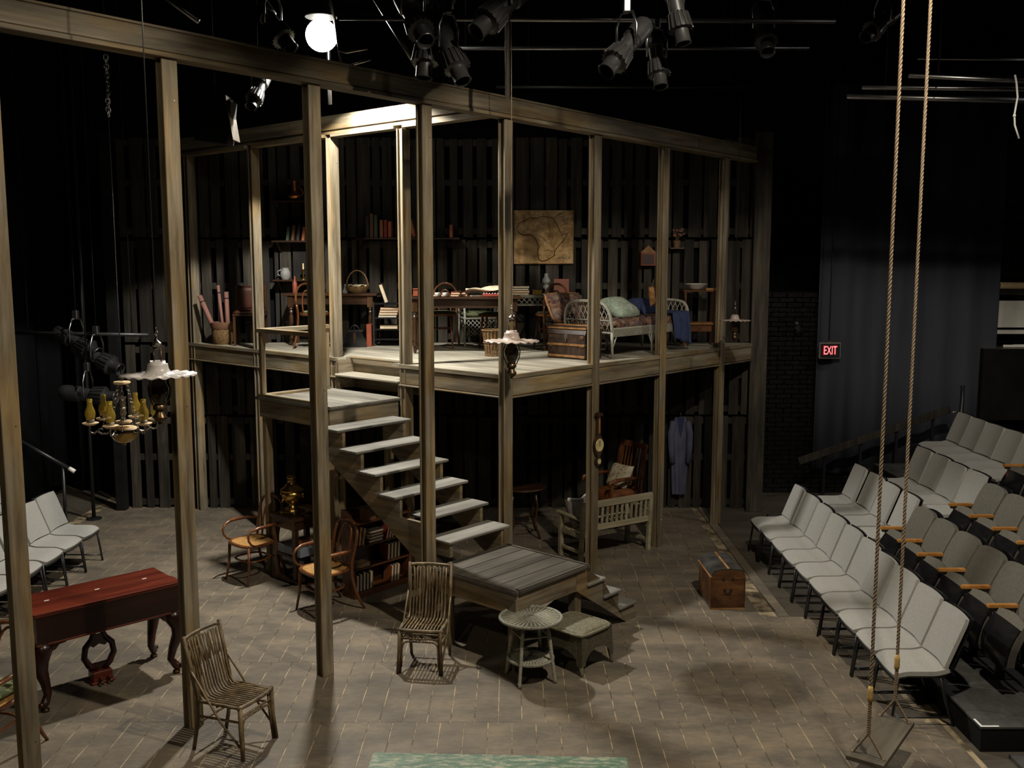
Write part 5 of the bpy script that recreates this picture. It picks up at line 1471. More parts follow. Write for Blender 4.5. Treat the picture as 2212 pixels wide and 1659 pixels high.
# work lamp: the bare bright globe of the rehearsal light
t = thing('work_lamp', 'blazing white work lamp hanging in the rig above the stairs', 'lamp', (-2.05, 11.0, 6.10))
B().ball((0, 0, 0), 0.17, 24).obj('globe', plain('blazing_white_globe', (1, 1, 1), 0.5, 0, 0, 5, emit=((1.0, 0.98, 0.86), WORK_STRENGTH)), t, 'all')
B().lathe([(0.03, 0.40), (0.05, 0.37), (0.10, 0.29), (0.15, 0.22), (0.175, 0.19), (0.17, 0.185), (0.14, 0.21), (0.09, 0.27), (0.0, 0.34)], 24).obj('reflector_hood', 'fixture', t, True)
B().tube([(0, 0, 0.33), (0, 0, 1.65)], 0.012, 8).obj('stem', 'fixture', t, 'all')
for k in range(2):
    tag(B().tube([(-2.02, 11.0, 6.9), (-1.86, 10.7, 6.3 - 0.1 * k), (-1.80 + 0.02 * k, 10.6, 5.86 - 0.12 * k), (-1.72, 10.6, 5.84 - 0.14 * k), (-1.62, 10.6, 5.86 - 0.13 * k), (-1.50 + 0.03 * k, 10.6, 5.88 - 0.11 * k)], 0.012, 6).obj('cable_loop', 'silver', None, 'all'), 'bright cable loop just right of the work lamp, %s' % ('upper' if k == 0 else 'lower'), 'cable', 'cable loops by the work lamp')

# ------------------------------------------------------------------ barometer and coat
t = thing('barometer', 'banjo barometer with brass dial hanging on a post above the bench', 'barometer', wl(1.52, -0.062, 1.27), ANG)
B().prism([(-0.02, 0.14), (-0.045, 0.17), (-0.075, 0.23), (-0.082, 0.28), (-0.07, 0.33), (-0.03, 0.39), (-0.022, 0.62), (0.022, 0.62), (0.03, 0.39), (0.07, 0.33), (0.082, 0.28), (0.075, 0.23), (0.045, 0.17), (0.02, 0.14), (0.045, 0.10), (0.045, 0.06), (0.02, 0.03), (-0.02, 0.03), (-0.045, 0.06), (-0.045, 0.10)], 0.0, 0.03, Matrix.Rotation(PI / 2, 4, 'X')).obj('case', 'brown', t)
B().prism([(-0.06, 0.62), (0.06, 0.62), (0.045, 0.65), (0, 0.665), (-0.045, 0.65)], -0.004, 0.045, Matrix.Rotation(PI / 2, 4, 'X')).obj('pediment', 'brown', t)
d_ = B().lathe([(0, 0), (0.074, 0), (0.078, 0.006), (0.072, 0.012), (0.064, 0.009), (0, 0.009)], 26, Matrix.Translation((0, -0.03, 0.275)) @ Matrix.Rotation(PI / 2, 4, 'X')).obj('dial', 'dial', t, True)
B().box(-0.004, 0.004, -0.0415, -0.0395, 0.26, 0.325).obj('needle', 'blackm', d_)
B().lathe([(0, 0), (0.03, 0), (0.033, 0.005), (0.028, 0.010), (0, 0.008)], 18, Matrix.Translation((0, -0.03, 0.08)) @ Matrix.Rotation(PI / 2, 4, 'X')).obj('small_dial', 'dial', t, True)
B().box(-0.012, 0.012, -0.034, -0.03, 0.42, 0.60).obj('thermometer', 'slat', t)
t = thing('hanging_coat', 'slate blue long coat hanging on the pallet wall at right', 'coat', (2.49, 14.42, 0.24))
def coat(u, v):
    q = 2 * u - 1
    w_ = 0.10 + 0.045 * v if v < 0.8 else 0.136 - 0.06 * (v - 0.8) / 0.2
    return (q * w_, -0.035 - 0.03 * math.cos(q * PI / 2) - 0.012 * math.sin(11 * q + 3 * v) * (1 - v), 1.16 * v)
B().sheet(coat, 20, 14, 0.03).obj('body', 'bluecoat', t, True)
for sx in (-1, 1):
    B().tube([(sx * 0.10, -0.03, 1.10), (sx * 0.14, -0.045, 0.92), (sx * 0.135, -0.06, 0.70), (sx * 0.115, -0.07, 0.48)], [0.045, 0.05, 0.046, 0.042], 9).obj('sleeve', 'bluecoat', t, 'all')
B().prism([(-0.05, 1.16), (0.05, 1.16), (0.02, 0.95), (0, 0.86), (-0.02, 0.95)], 0.068, 0.078, Matrix.Rotation(PI / 2, 4, 'X')).obj('lapel', 'blue', t)
B().tube([(0, -0.03, 1.17), (0, -0.03, 1.22), (0, 0.082, 1.23)], 0.008, 6).obj('peg', 'brown', t, 'all')
# ------------------------------------------------------------------ furniture on the upper deck
def turned_leg(x, y, h, parent, mat='brown_z', r=0.032):
    k = r / 0.032
    B().box(x - 0.04 * k, x + 0.04 * k, y - 0.04 * k, y + 0.04 * k, h - 0.16, h, None, 0.004).obj('leg_block', mat, parent)
    B().lathe([(0.03 * k, h - 0.16), (0.036 * k, h - 0.18), (0.022 * k, h - 0.20), (0.034 * k, h - 0.225), (0.022 * k, h - 0.25), (0.030 * k, h - 0.28), (0.034 * k, h - 0.36), (0.028 * k, 0.18), (0.022 * k, 0.15), (0.036 * k, 0.12), (0.036 * k, 0.10), (0.022 * k, 0.085), (0.026 * k, 0.05), (0.014 * k, 0.0)], 14, Matrix.Translation((x, y, 0))).obj('leg', mat, parent, True)
t = thing('long_table', 'long brown table with turned legs on the deck, covered with books and papers', 'table', (-0.62, 13.02, DZ), 0.03)
B().box(-0.74, 0.74, -0.34, 0.34, 0.70, 0.735, None, 0.008, 2).obj('table_top', 'brown', t)
for sy in (-1, 1):
    B().box(-0.64, 0.64, sy * 0.27 - 0.012, sy * 0.27 + 0.012, 0.585, 0.70, None, 0.003).obj('apron', 'brown', t)
for sx in (-1, 1):
    B().box(sx * 0.645 - 0.012, sx * 0.645 + 0.012, -0.26, 0.26, 0.585, 0.70, None, 0.003).obj('apron', 'brown', t)
    for sy in (-1, 1):
        turned_leg(sx * 0.645, sy * 0.27, 0.70, t)
TT = DZ + 0.736
bx = tag(B().box(-0.075, 0.075, -0.06, 0.06, 0, 0.085, None, 0.008, 2).obj('red_box', 'red'), 'rust red box at the left end of the long table', 'box')
bx.location = (-1.20, 12.80, TT)
B().box(-0.08, 0.08, -0.065, 0.065, 0.086, 0.10, None, 0.006).obj('lid', 'red', bx)
for i, (x, y, th, c_, w_, h_) in enumerate(((-1.02, 12.86, 0.03, 'book_red', 0.14, 0.2), (-0.80, 12.9, 0.025, 'book_rust', 0.15, 0.22), (-0.78, 12.9, 0.03, 'book_red', 0.13, 0.18), (-0.52, 12.78, 0.02, 'book_dark', 0.16, 0.24))):
    z = TT + (0.0262 if i == 2 else 0)
    book('book lying on the long table among the papers, %s from the left' % ORD[i], (x, y - 0.07, z), 0.15 * (i - 1), w_, h_, th, c_, 'flat', 0, 'books on the long table', 'pages')
ink = thing('ink_stand', 'small bronze ink stand in the middle of the long table', 'ink stand', (-0.66, 12.76, TT))
B().lathe([(0.03, 0), (0.032, 0.01), (0.012, 0.02), (0.010, 0.04), (0.035, 0.06), (0.038, 0.075), (0, 0.07)], 14).obj('stand', 'bronze', ink, True)
def crumple(u, v):
    return (-0.26 + 0.52 * u, -0.10 + 0.2 * v, 0.025 + 0.02 * math.sin(7 * u + 4 * v) + 0.05 * u + 0.015 * math.cos(13 * v + 3 * u))
pp = tag(B().sheet(crumple, 20, 8, 0.004).obj('rumpled_papers', 'paper', None, 'all'), 'rumpled cream papers heaped on the right part of the long table', 'papers')
pp.location = (-0.34, 12.84, TT + 0.045)
gb = thing('game_board', 'dark red playing box with white pegs on the long table behind the corner post', 'box', (-0.20, 12.74, TT))
B().box(-0.18, 0.18, -0.05, 0.05, 0, 0.035, None, 0.004).obj('case', 'book_red', gb)
for i in range(10):
    B().ball((-0.16 + i * 0.036, -0.03, 0.040), 0.007, 7).obj('peg', 'white', gb, 'all')
for i in range(3):
    cp = tag(B().lathe([(0.02, 0), (0.032, 0.012), (0.038, 0.05), (0.036, 0.05), (0.028, 0.012), (0, 0.008)], 14).obj('cup', 'white', None, True), 'small white cup on the left part of the long table, %s from the left' % ORD[i], 'cup', 'cups on the long table')
    cp.location = (-1.06 + 0.1 * i, 12.74 - 0.006 * i, TT)
bentwood_side('bentwood chair with green seat behind the long table, left of the corner post', (-0.95, 13.56, DZ), face(-0.1, -1))
bentwood_side('bentwood chair with green seat turned away at the right, before the wicker desk', (0.52, 13.44, DZ), face(-0.35, 0.94))
bentwood_side('bentwood chair at the far left of the deck desk, half behind a post', (-2.72, 13.6, DZ), face(0.3, 0.95))
st = thing('bentwood_stool', 'bentwood stool with green seat in front of the wicker armchair', 'stool', (-0.27, 13.52, DZ), 0.3)
B().lathe([(0, 0.435), (0.19, 0.435), (0.205, 0.447), (0.19, 0.465), (0, 0.465)], 24).obj('seat_ring', 'bent', st, True)
B().lathe([(0, 0.466), (0.17, 0.466), (0.18, 0.475), (0.09, 0.495), (0, 0.497)], 24).obj('seat_pad', 'green', st, True)
for k in range(4):
    a = PI / 4 + k * PI / 2
    B().tube([(0.15 * math.cos(a), 0.15 * math.sin(a), 0.44), (0.20 * math.cos(a), 0.20 * math.sin(a), 0)], [0.018, 0.012], 8).obj('leg', 'bent', st, 'all')
B().tube([(0.165 * math.cos(2 * PI * i / 20), 0.165 * math.sin(2 * PI * i / 20), 0.26) for i in range(20)], 0.010, 6, True).obj('stretcher_ring', 'bent', st, 'all')

# lattice helper: crossing rods in a rectangle (local x, z)
def lattice(x0, x1, z0, z1, y, step, r=0.005, inside=None, slope=1.0):
    q = B()
    w_, h_ = x1 - x0, z1 - z0
    n = int((w_ + h_ / slope) / step) + 1
    for sg in (1, -1):
        for i in range(n):
            xs_ = x0 - h_ / slope + i * step
            seg = []
            M_ = 14
            for j in range(M_ + 1):
                z = z0 + h_ * j / M_
                x = xs_ + (z - z0) / slope if sg > 0 else x1 + x0 - (xs_ + (z - z0) / slope)
                ok = x0 <= x <= x1 and (inside is None or inside(x, z))
                if ok:
                    seg.append((x, y + 0.003 * sg, z))
                if (not ok or j == M_) and len(seg) > 1:
                    q.tube([seg[0], seg[-1]], r, 4)
                if not ok:
                    seg = []
    return q
t = thing('wicker_desk', 'grey wicker desk with lattice apron against the wall under the map', 'desk', (0.36, 14.14, DZ))
B().box(-0.62, 0.62, -0.24, 0.24, 0.685, 0.71, None, 0.008).obj('top', 'wicker', t)
for sy in (-1, 1):
    B().tube([(-0.60, sy * 0.22, 0.685), (0.60, sy * 0.22, 0.685)], 0.012, 6).obj('apron_rail', 'wicker2', t, 'all')
    B().tube([(-0.60, sy * 0.22, 0.57), (0.60, sy * 0.22, 0.57)], 0.010, 6).obj('apron_rail', 'wicker2', t, 'all')
    lattice(-0.60, 0.60, 0.57, 0.685, sy * 0.22, 0.075, 0.005).obj('apron_lattice', 'wicker2', t, 'all')
    for sx in (-1, 1):
        B().tube([(sx * 0.60, sy * 0.22, 0.69), (sx * 0.60, sy * 0.22, 0.0)], 0.018, 8).obj('leg', 'wicker2', t, 'all')
        B().tube([(sx * 0.59, sy * 0.22, 0.18), (sx * 0.54, sy * 0.22, 0.34), (sx * 0.43, sy * 0.22, 0.48), (sx * 0.32, sy * 0.22, 0.565)], 0.012, 6).obj('arched_brace', 'wicker2', t, 'all')
        lattice(min(sx * 0.59, sx * 0.30), max(sx * 0.59, sx * 0.30), 0.2, 0.57, sy * 0.22, 0.06, 0.0045, lambda x, z: z > 0.565 - (abs(x) - 0.32) * 1.35 + 0.02).obj('brace_lattice', 'wicker2', t, 'all')
WT = DZ + 0.711
op = tag(B().box(-0.11, 0.11, -0.012, 0.012, 0, 0.22, Matrix.Rotation(-0.12, 4, 'X'), 0.003).obj('red_folder', 'red'), 'rust red folder standing upright on the wicker desk', 'folder')
op.location = (0.71, 14.22, WT + 0.003)
tb = tag(B().box(-0.07, 0.07, -0.05, 0.05, 0, 0.075, None, 0.006).obj('tin_box', 'brass'), 'small dull brass box on the wicker desk', 'box')
tb.location = (0.36, 14.05, WT)
B().box(-0.072, 0.072, -0.052, 0.052, 0.060, 0.076, None, 0.004).obj('lid', 'brass', tb)
for i in range(4):
    book('book in the low stack on the left of the wicker desk, %s from the bottom' % ORD[i], (0.0 + 0.01 * (i % 2), 14.0, WT + 0.032 * i), 0.05 * i, 0.15, 0.24, 0.03, BKC[(i * 3 + 4) % 7], 'flat', 0, 'books on the wicker desk', 'pages')
gl = thing('glass_lamp', 'clear glass lamp with ruffled shade on the wicker desk', 'lamp', (0.49, 14.2, WT))
B().lathe([(0.05, 0), (0.05, 0.01), (0.02, 0.03), (0.015, 0.07), (0.045, 0.10), (0.045, 0.13), (0.02, 0.15)], 16).obj('base', 'glass', gl, True)
B().lathe([(0.025, 0.15), (0.06, 0.18), (0.055, 0.22), (0.03, 0.25), (0.025, 0.30)], 16).obj('chimney', 'glass', gl, True)
t = thing('wicker_armchair', 'grey wicker chair with green cushion against the wall behind the stool', 'chair', (-0.48, 13.98, DZ), face(0.25, -0.97))
for sx in (-1, 1):
    B().tube([(sx * 0.24, -0.22, 0), (sx * 0.23, -0.2, 0.40), (sx * 0.24, -0.2, 0.58)], 0.016, 7).obj('front_leg', 'wicker2', t, 'all')
    B().tube([(sx * 0.23, 0.25, 0), (sx * 0.23, 0.2, 0.40), (sx * 0.24, 0.25, 0.70)], 0.016, 7).obj('rear_leg', 'wicker2', t, 'all')
    B().tube([(sx * 0.24, -0.21, 0.58), (sx * 0.26, 0.05, 0.60), (sx * 0.24, 0.25, 0.66)], 0.014, 7).obj('arm', 'wicker2', t, 'all')
    B().tube([(sx * 0.235, -0.2, 0.12), (sx * 0.235, 0.0, 0.36)], 0.008, 6).obj('brace', 'wicker2', t, 'all')
B().tube(bez((-0.24, 0.25, 0.69), (-0.2, 0.27, 0.76), (0.2, 0.27, 0.76), (0.24, 0.25, 0.69), 10), 0.016, 7).obj('back_rail', 'wicker2', t, 'all')
lattice(-0.22, 0.22, 0.44, 0.71, 0.24, 0.06).obj('back_lattice', 'wicker2', t, 'all')
lattice(-0.22, 0.22, 0.15, 0.38, -0.205, 0.06).obj('skirt_lattice', 'wicker2', t, 'all')
B().box(-0.24, 0.24, -0.22, 0.22, 0.38, 0.405, None, 0.006).obj('seat', 'wicker', t)
B().pillow(0.46, 0.44, 0.09, Matrix.Translation((0, 0, 0.445)), 12).obj('seat_cushion', 'green', t, 'all')
wb = thing('waste_basket', 'tapered woven waste basket on the deck left of the corner post', 'basket', (-0.24, 12.42, DZ))
for k in range(18):
    a = 2 * PI * k / 18
    B().bar((0.095 * math.cos(a), 0.095 * math.sin(a), 0.01), (0.135 * math.cos(a), 0.135 * math.sin(a), 0.33), 0.026, 0.006, (math.cos(a), math.sin(a), 0)).obj('stave', 'basket', wb)
for r, z in ((0.10, 0.012), (0.118, 0.17), (0.14, 0.325)):
    B().tube([(r * math.cos(2 * PI * i / 24), r * math.sin(2 * PI * i / 24), z) for i in range(24)], 0.010, 6, True).obj('hoop', 'basket', wb, 'all')
B().lathe([(0, 0.004), (0.095, 0.004), (0.095, 0.012), (0, 0.012)], 20).obj('bottom', 'basket', wb)

# daybed along the right edge
t = thing('daybed', 'grey wicker daybed with floral mattress along the right edge of the deck', 'daybed', wl(2.16, 0.20, DZ), ANG)
LN, WD = 1.72, 0.72
def endboard(x, ht, lean):
    pts = [(x, 0, 0.30), (x - lean * 0.4, 0.0, ht * 0.72), (x - lean * 0.8, 0.06, ht * 0.93), (x - lean, 0.18, ht), (x - lean, WD - 0.18, ht), (x - lean * 0.8, WD - 0.06, ht * 0.93), (x - lean * 0.4, WD, ht * 0.72), (x, WD, 0.30)]
    sm = []
    for i in range(len(pts) - 1):
        a_, b_ = V(pts[i]), V(pts[i + 1])
        sm += [a_, a_.lerp(b_, 0.33), a_.lerp(b_, 0.66)]
    sm.append(V(pts[-1]))
    for _ in range(2):
        sm = [sm[0]] + [(sm[i - 1] + sm[i] * 2 + sm[i + 1]) / 4 for i in range(1, len(sm) - 1)] + [sm[-1]]
    e = B().tube(sm, 0.021, 9).obj('end_frame', 'wicker2', t, 'all')
    def inside(y, z):
        return z < ht - 0.01 - (0.10 * max(0, (abs(y - WD / 2) - WD / 2 + 0.2) / 0.2) ** 2)
    q = lattice(0.02, WD - 0.02, 0.32, ht, 0, 0.072, 0.0055, inside, 2.0)
    sh = lean * 0.6
    for v_ in q.bm.verts:
        y, d_, z = v_.co.x, v_.co.y, v_.co.z
        v_.co = V((x - sh * (z - 0.3) / (ht - 0.3) + d_, y, z))
    q.obj('end_lattice', 'wicker2', e, 'all')
    B().tube([(x - sh * 0.5, 0.0, ht * 0.66), (x - sh * 0.5, WD, ht * 0.66)], 0.009, 6).obj('cross_rod', 'wicker2', e, 'all')
    B().tube([(x, 0.0, 0.31), (x, WD, 0.31)], 0.014, 6).obj('cross_rod', 'wicker2', e, 'all')
    for y in (0.0, WD):
        B().tube([(x, y, 0.36), (x - 0.01, y, 0.2), (x - 0.02 if lean > 0 else x + 0.02, y - 0.02 if y < 0.1 else y + 0.02, 0.0)], [0.022, 0.02, 0.016], 8).obj('leg', 'wicker2', t, 'all')
        sgn = 1 if lean > 0 else -1
        B().tube([(x - 0.01, y, 0.10), (x + sgn * 0.05, y, 0.2), (x + sgn * 0.10, y, 0.30)], 0.010, 6).obj('brace', 'wicker2', t, 'all')
endboard(0.0, 0.70, 0.07)
endboard(LN, 0.66, -0.07)
for y in (0.0, WD):
    B().box(0.02, LN - 0.02, y - 0.012, y + 0.012, 0.26, 0.36, None, 0.004).obj('side_rail', 'wicker', t)
    B().tube([(0, y, 0.36), (LN, y, 0.36)], 0.014, 7).obj('side_roll', 'wicker2', t, 'all')
    B().tube([(LN * 0.5, y, 0.3), (LN * 0.5, y - 0.01, 0.0)], 0.016, 7).obj('leg', 'wicker2', t, 'all')
    for sg in (-1, 1):
        B().tube([(LN * 0.5, y, 0.12), (LN * 0.5 + sg * 0.06, y, 0.26)], 0.009, 6).obj('brace', 'wicker2', t, 'all')
B().pillow(LN - 0.06, WD + 0.02, 0.19, Matrix.Translation((LN / 2, WD / 2, 0.40)), 20, 0.28).obj('mattress', 'floral', t, 'all')
dp = tag(B().pillow(0.52, 0.40, 0.20, Matrix.Rotation(math.radians(30), 4, 'X'), 14, 0.6, 0.004).obj('bed_pillow', 'pale_green', None, 'all'), 'pale green pillow on the wicker daybed', 'pillow')
dp.location = wl(2.62, 0.42, DZ + 0.60)
dp.rotation_euler.z = ANG + 0.1
bc = tag(B().pillow(0.74, 0.40, 0.16, Matrix.Rotation(math.radians(64), 4, 'X'), 14, 0.5).obj('back_cushion', 'floral', None, 'all'), 'floral rope edged cushion leaning behind the head of the wicker daybed', 'cushion')
bc.location = wl(2.34, 1.06, DZ + 0.60)
bc.rotation_euler.z = ANG
B().tube([(0.36 * math.copysign(abs(math.cos(a)) ** 0.3, math.cos(a)), 0.19 * math.copysign(abs(math.sin(a)) ** 0.3, math.sin(a)) * math.cos(math.radians(64)), 0.19 * math.copysign(abs(math.sin(a)) ** 0.3, math.sin(a)) * math.sin(math.radians(64))) for a in [2 * PI * i / 40 for i in range(40)]], 0.016, 6, True).obj('rope_edging', 'slat', bc, 'all')
bp = tag(B().pillow(0.44, 0.36, 0.16, Matrix.Rotation(math.radians(35), 4, 'X'), 12).obj('dark_pillow', 'blue', None, 'all'), 'dark blue pillow at the foot end of the wicker daybed', 'pillow')
bp.location = wl(3.46, 0.62, DZ + 0.57)
bp.rotation_euler.z = ANG
def blanket(u, v):
    y = -0.10 + 0.62 * u
    x = 1.30 + 0.40 * v + 0.01 * math.sin(9 * u)
    if u < 0.42:
        s_ = (0.42 - u) / 0.42
        return (x + 0.02 * math.sin(10 * v), -0.045 - 0.035 * s_ + 0.02 * math.sin(14 * v + 2), 0.49 - 0.42 * s_ * (0.75 + 0.25 * v))
    return (x, -0.04 + (u - 0.42) * 1.1, 0.505 + 0.012 * math.sin(13 * v + 6 * u))
bl = tag(B().sheet(blanket, 26, 20, 0.012).obj('blanket', 'blue', None, 'all'), 'dark blue blanket hanging over the foot end of the wicker daybed', 'blanket')
bl.location = wl(2.16, 0.20, DZ)
bl.rotation_euler.z = ANG
# washstand at the right end
t = thing('washstand', 'slim wooden washstand with two tiers at the right end of the deck', 'washstand', (2.64, 14.0, DZ))
for sx in (-1, 1):
    for sy in (-1, 1):
        B().box(sx * 0.21 - 0.014, sx * 0.21 + 0.014, sy * 0.15 - 0.014, sy * 0.15 + 0.014, 0, 0.76, None, 0.003).obj('leg', 'case', t)
B().box(-0.24, 0.24, -0.18, 0.18, 0.76, 0.78, None, 0.004).obj('top', 'case', t)
B().box(-0.22, 0.22, -0.16, 0.16, 0.30, 0.325, None, 0.004).obj('lower_tier', 'slat', t)
B().box(-0.17, 0.17, -0.14, 0.14, 0.20, 0.29, None, 0.004).obj('drawer', 'case', t)
B().ball((0, -0.15, 0.245), 0.012, 8).obj('drawer_knob', 'silver', t, 'all')
wb_ = tag(B().lathe([(0.05, 0), (0.10, 0.03), (0.15, 0.08), (0.16, 0.085), (0.15, 0.088), (0.10, 0.04), (0, 0.01)], 24).obj('wash_basin', 'white', None, True), 'grey white basin on the washstand', 'basin')
wb_.location = (2.60, 14.0, DZ + 0.781)
nb_ = tag(B().box(-0.08, 0.08, -0.05, 0.05, 0, 0.03, None, 0.003).obj('soap_box', 'slat'), 'small tan box on the right of the washstand', 'box')
nb_.location = (2.80, 13.92, DZ + 0.781)
tp = thing('leather_pouch', 'tan leather pouch hanging on the post by the daybed', 'pouch', wl(2.82, 0.03, DZ + 0.62), ANG)
B().pillow(0.10, 0.26, 0.06, Matrix.Translation((-0.02, 0.03, 0.13)) @ Matrix.Rotation(PI / 2, 4, 'X') @ Matrix.Rotation(0.2, 4, 'Z'), 10).obj('bag', 'slat', tp, 'all')
B().tube([(-0.02, 0.03, 0.25), (0.0, 0.02, 0.34)], 0.006, 5).obj('strap', 'leather', tp, 'all')

# ------------------------------------------------------------------ wall: map, shelves
t = thing('wall_map', 'large aged map of a continent pinned to the pallet wall', 'map', (0.46, WALL_Y - 0.025, 4.03))
m, nt, b = _m('aged_map_paper')
co = coords(nt)
f = noise(nt, co, (1, 1, 1), 3.2, 6, 0.65)
f2 = noise(nt, co, (1, 1, 1), 11, 5, 0.7)
c = ramp(nt, f, [(0.32, (0.22, 0.125, 0.05)), (0.5, (0.52, 0.34, 0.15)), (0.68, (0.64, 0.45, 0.23))])
c = mixc(nt, c, ramp(nt, f2, [(0.40, (0.5, 0.42, 0.4)), (0.56, (1, 1, 1))]), 0.7, 'MULTIPLY')
nt.links.new(c, b.inputs['Base Color'])
b.inputs['Roughness'].default_value = 0.9
MAPM = m
B().sheet(lambda u, v: (-0.43 + 0.86 * u, 0.008 * math.sin(5 * u + 2 * v) - 0.004, -0.385 + 0.77 * v), 16, 12, 0.003).obj('sheet', MAPM, t, True)
coast = [(-0.40, 0.12), (-0.36, 0.20), (-0.28, 0.24), (-0.20, 0.28), (-0.10, 0.27), (-0.02, 0.30), (0.07, 0.29), (0.14, 0.27), (0.20, 0.17), (0.235, 0.09), (0.27, 0.03), (0.36, 0.07), (0.30, -0.03), (0.22, -0.12), (0.16, -0.20), (0.16, -0.26), (0.10, -0.30), (0.05, -0.36 + 0.03), (-0.02, -0.345), (-0.07, -0.32), (-0.09, -0.22), (-0.07, -0.13), (-0.10, -0.06), (-0.14, 0.0), (-0.20, 0.04), (-0.29, 0.03), (-0.36, 0.06)]
B().tube([(x + 0.0, -0.014, z) for x, z in coast], 0.005, 4, True).obj('coast_line', 'brown', t)
for pts in ([(0.05, 0.28), (0.08, 0.15), (0.10, 0.05), (0.06, -0.05)], [(-0.12, 0.05), (-0.02, 0.0), (0.05, -0.08), (0.0, -0.02)], [(-0.3, 0.08), (-0.22, 0.12), (-0.12, 0.08)], [(0.0, -0.2), (0.06, -0.18), (0.13, -0.21)], [(0.14, 0.27), (0.20, 0.32), (0.30, 0.36)], [(0.24, 0.16), (0.33, 0.2), (0.4, 0.18)]):
    B().tube([(x, -0.014, z) for x, z in pts], 0.003, 4).obj('river_line', 'brown', t)
for i in range(1, 6):
    B().box(-0.42, 0.42, -0.0145, -0.0135, -0.385 + i * 0.128 - 0.001, -0.385 + i * 0.128 + 0.001).obj('grid_line', 'book_tan', t)
    B().box(-0.43 + i * 0.143 - 0.001, -0.43 + i * 0.143 + 0.001, -0.0145, -0.0135, -0.375, 0.375).obj('grid_line', 'book_tan', t)
put('map_title', text_mesh('AFRICA', 0.055, 0.001, M['blackm']), t, (0.30, -0.016, -0.295), rot=(PI / 2, 0, 0))
put('map_subtitle', text_mesh('MAP OF', 0.02, 0.001, M['blackm']), t, (0.30, -0.016, -0.255), rot=(PI / 2, 0, 0))
for sx in (-1, 1):
    B().box(sx * 0.43 - 0.004, sx * 0.43 + 0.004, -0.016, 0.0, -0.385, 0.385).obj('border', 'slat', t)
B().box(-0.43, 0.43, -0.016, 0.0, -0.385, -0.372).obj('border', 'slat', t)
def shelf(label, x0, x1, z, y0=14.27, group='wall shelves above the deck'):
    t = thing('wall_shelf', label, 'shelf', ((x0 + x1) / 2, y0, z), 0, group)
    w_ = (x1 - x0) / 2
    B().box(-w_, w_, 0, WALL_Y - y0 - 0.006, -0.025, 0, None, 0.003).obj('board', 'brown', t)
    for s_ in (-1, 1):
        B().prism([(0.0, -0.025), (WALL_Y - y0 - 0.01, -0.025), (WALL_Y - y0 - 0.01, -0.17)], s_ * (w_ - 0.08) - 0.012, s_ * (w_ - 0.08) + 0.012, Matrix(((0, 0, 1, 0), (1, 0, 0, 0), (0, 1, 0, 0), (0, 0, 0, 1)))).obj('bracket', 'brown', t)
shelf('dark wall shelf with rust red books behind the work lit posts', -2.25, -0.75, 4.02)
for i, (x, h_, c_) in enumerate(((-2.10, 0.30, 'book_dark'), (-2.04, 0.34, 'book_brown'), (-1.98, 0.32, 'book_green'), (-1.90, 0.25, 'book_rust'), (-1.84, 0.25, 'book_red'), (-1.78, 0.23, 'book_rust'))):
    book('tall book on the wall shelf left of the bright post, %s from the left' % ORD[i], (x, 14.3, 4.021), 0, 0.16, h_, 0.052, c_, 'stand', 0.0, 'books on the wall shelf')
for i, (x, h_, c_, ln) in enumerate(((-1.50, 0.12, 'book_tan', 0), (-1.43, 0.26, 'book_rust', -0.22), (-0.90, 0.18, 'book_rust', 0))):
    book('book on the wall shelf right of the bright post, %s from the left' % ORD[i], (x, 14.3, 4.022), 0, 0.15, h_, 0.05, c_, 'stand', ln, 'books on the right of the wall shelf')
shelf('dim wall shelf with copper pots at the upper left of the deck', -3.45, -2.75, 4.55)
shelf('dim wall shelf with books under the copper pots', -3.45, -2.75, 3.98)
shelf('dim wall shelf with white jug and brass candlestick', -3.45, -2.75, 3.42)
cpn = thing('copper_pot', 'copper pot with tall neck on the dim upper shelf', 'pot', (-3.12, 14.36, 4.551))
B().lathe([(0.04, 0), (0.09, 0.03), (0.10, 0.06), (0.07, 0.10), (0.03, 0.13), (0.028, 0.25), (0.035, 0.27)], 18).obj('body', 'copper', cpn, True)
B().tube([(0.09, 0, 0.06), (0.13, 0, 0.10), (0.10, 0, 0.16), (0.03, 0, 0.2)], 0.008, 6).obj('handle', 'copper', cpn, 'all')
cv = tag(B().lathe([(0.04, 0), (0.05, 0.08), (0.035, 0.16), (0.04, 0.2)], 16).obj('red_vase', 'red', None, True), 'narrow rust red vase on the dim upper shelf', 'vase')
cv.location = (-2.86, 14.36, 4.551)
for i in range(5):
    book('dim book leaning on the shelf under the copper pots, %s from the left' % ORD[i], (-3.25 + i * 0.075, 14.3, 3.982), 0, 0.14, 0.2 + 0.02 * (i % 3), 0.045, BKC[(i * 2 + 2) % 7], 'stand', 0.12, 'books under the copper pots')
jg = thing('white_jug', 'white jug on the dim lower shelf at the left of the deck', 'jug', (-3.28, 14.36, 3.421))
B().lathe([(0.05, 0), (0.075, 0.05), (0.07, 0.11), (0.05, 0.15), (0.055, 0.17)], 18).obj('body', 'greyp', jg, True)  # white jug in grey, dimness of the shelf put into its colour
B().tube([(-0.06, 0, 0.05), (-0.11, 0, 0.07), (-0.11, 0, 0.12), (-0.05, 0, 0.145)], 0.009, 6).obj('handle', 'greyp', jg, 'all')
cn = thing('candlestick', 'brass candlestick on the dim lower shelf at the left of the deck', 'candlestick', (-3.02, 14.36, 3.421))
B().lathe([(0.05, 0), (0.045, 0.012), (0.012, 0.03), (0.012, 0.12), (0.035, 0.14), (0.035, 0.15), (0, 0.15)], 16).obj('stick', 'brass', cn, True)
B().lathe([(0.011, 0.15), (0.010, 0.23), (0, 0.235)], 10).obj('candle', 'cream', cn, True)
t = thing('wall_cabinet', 'small dark red wall cabinet with peaked top painted as lit, right of the map', 'cabinet', (1.97, WALL_Y - 0.14, 3.62))
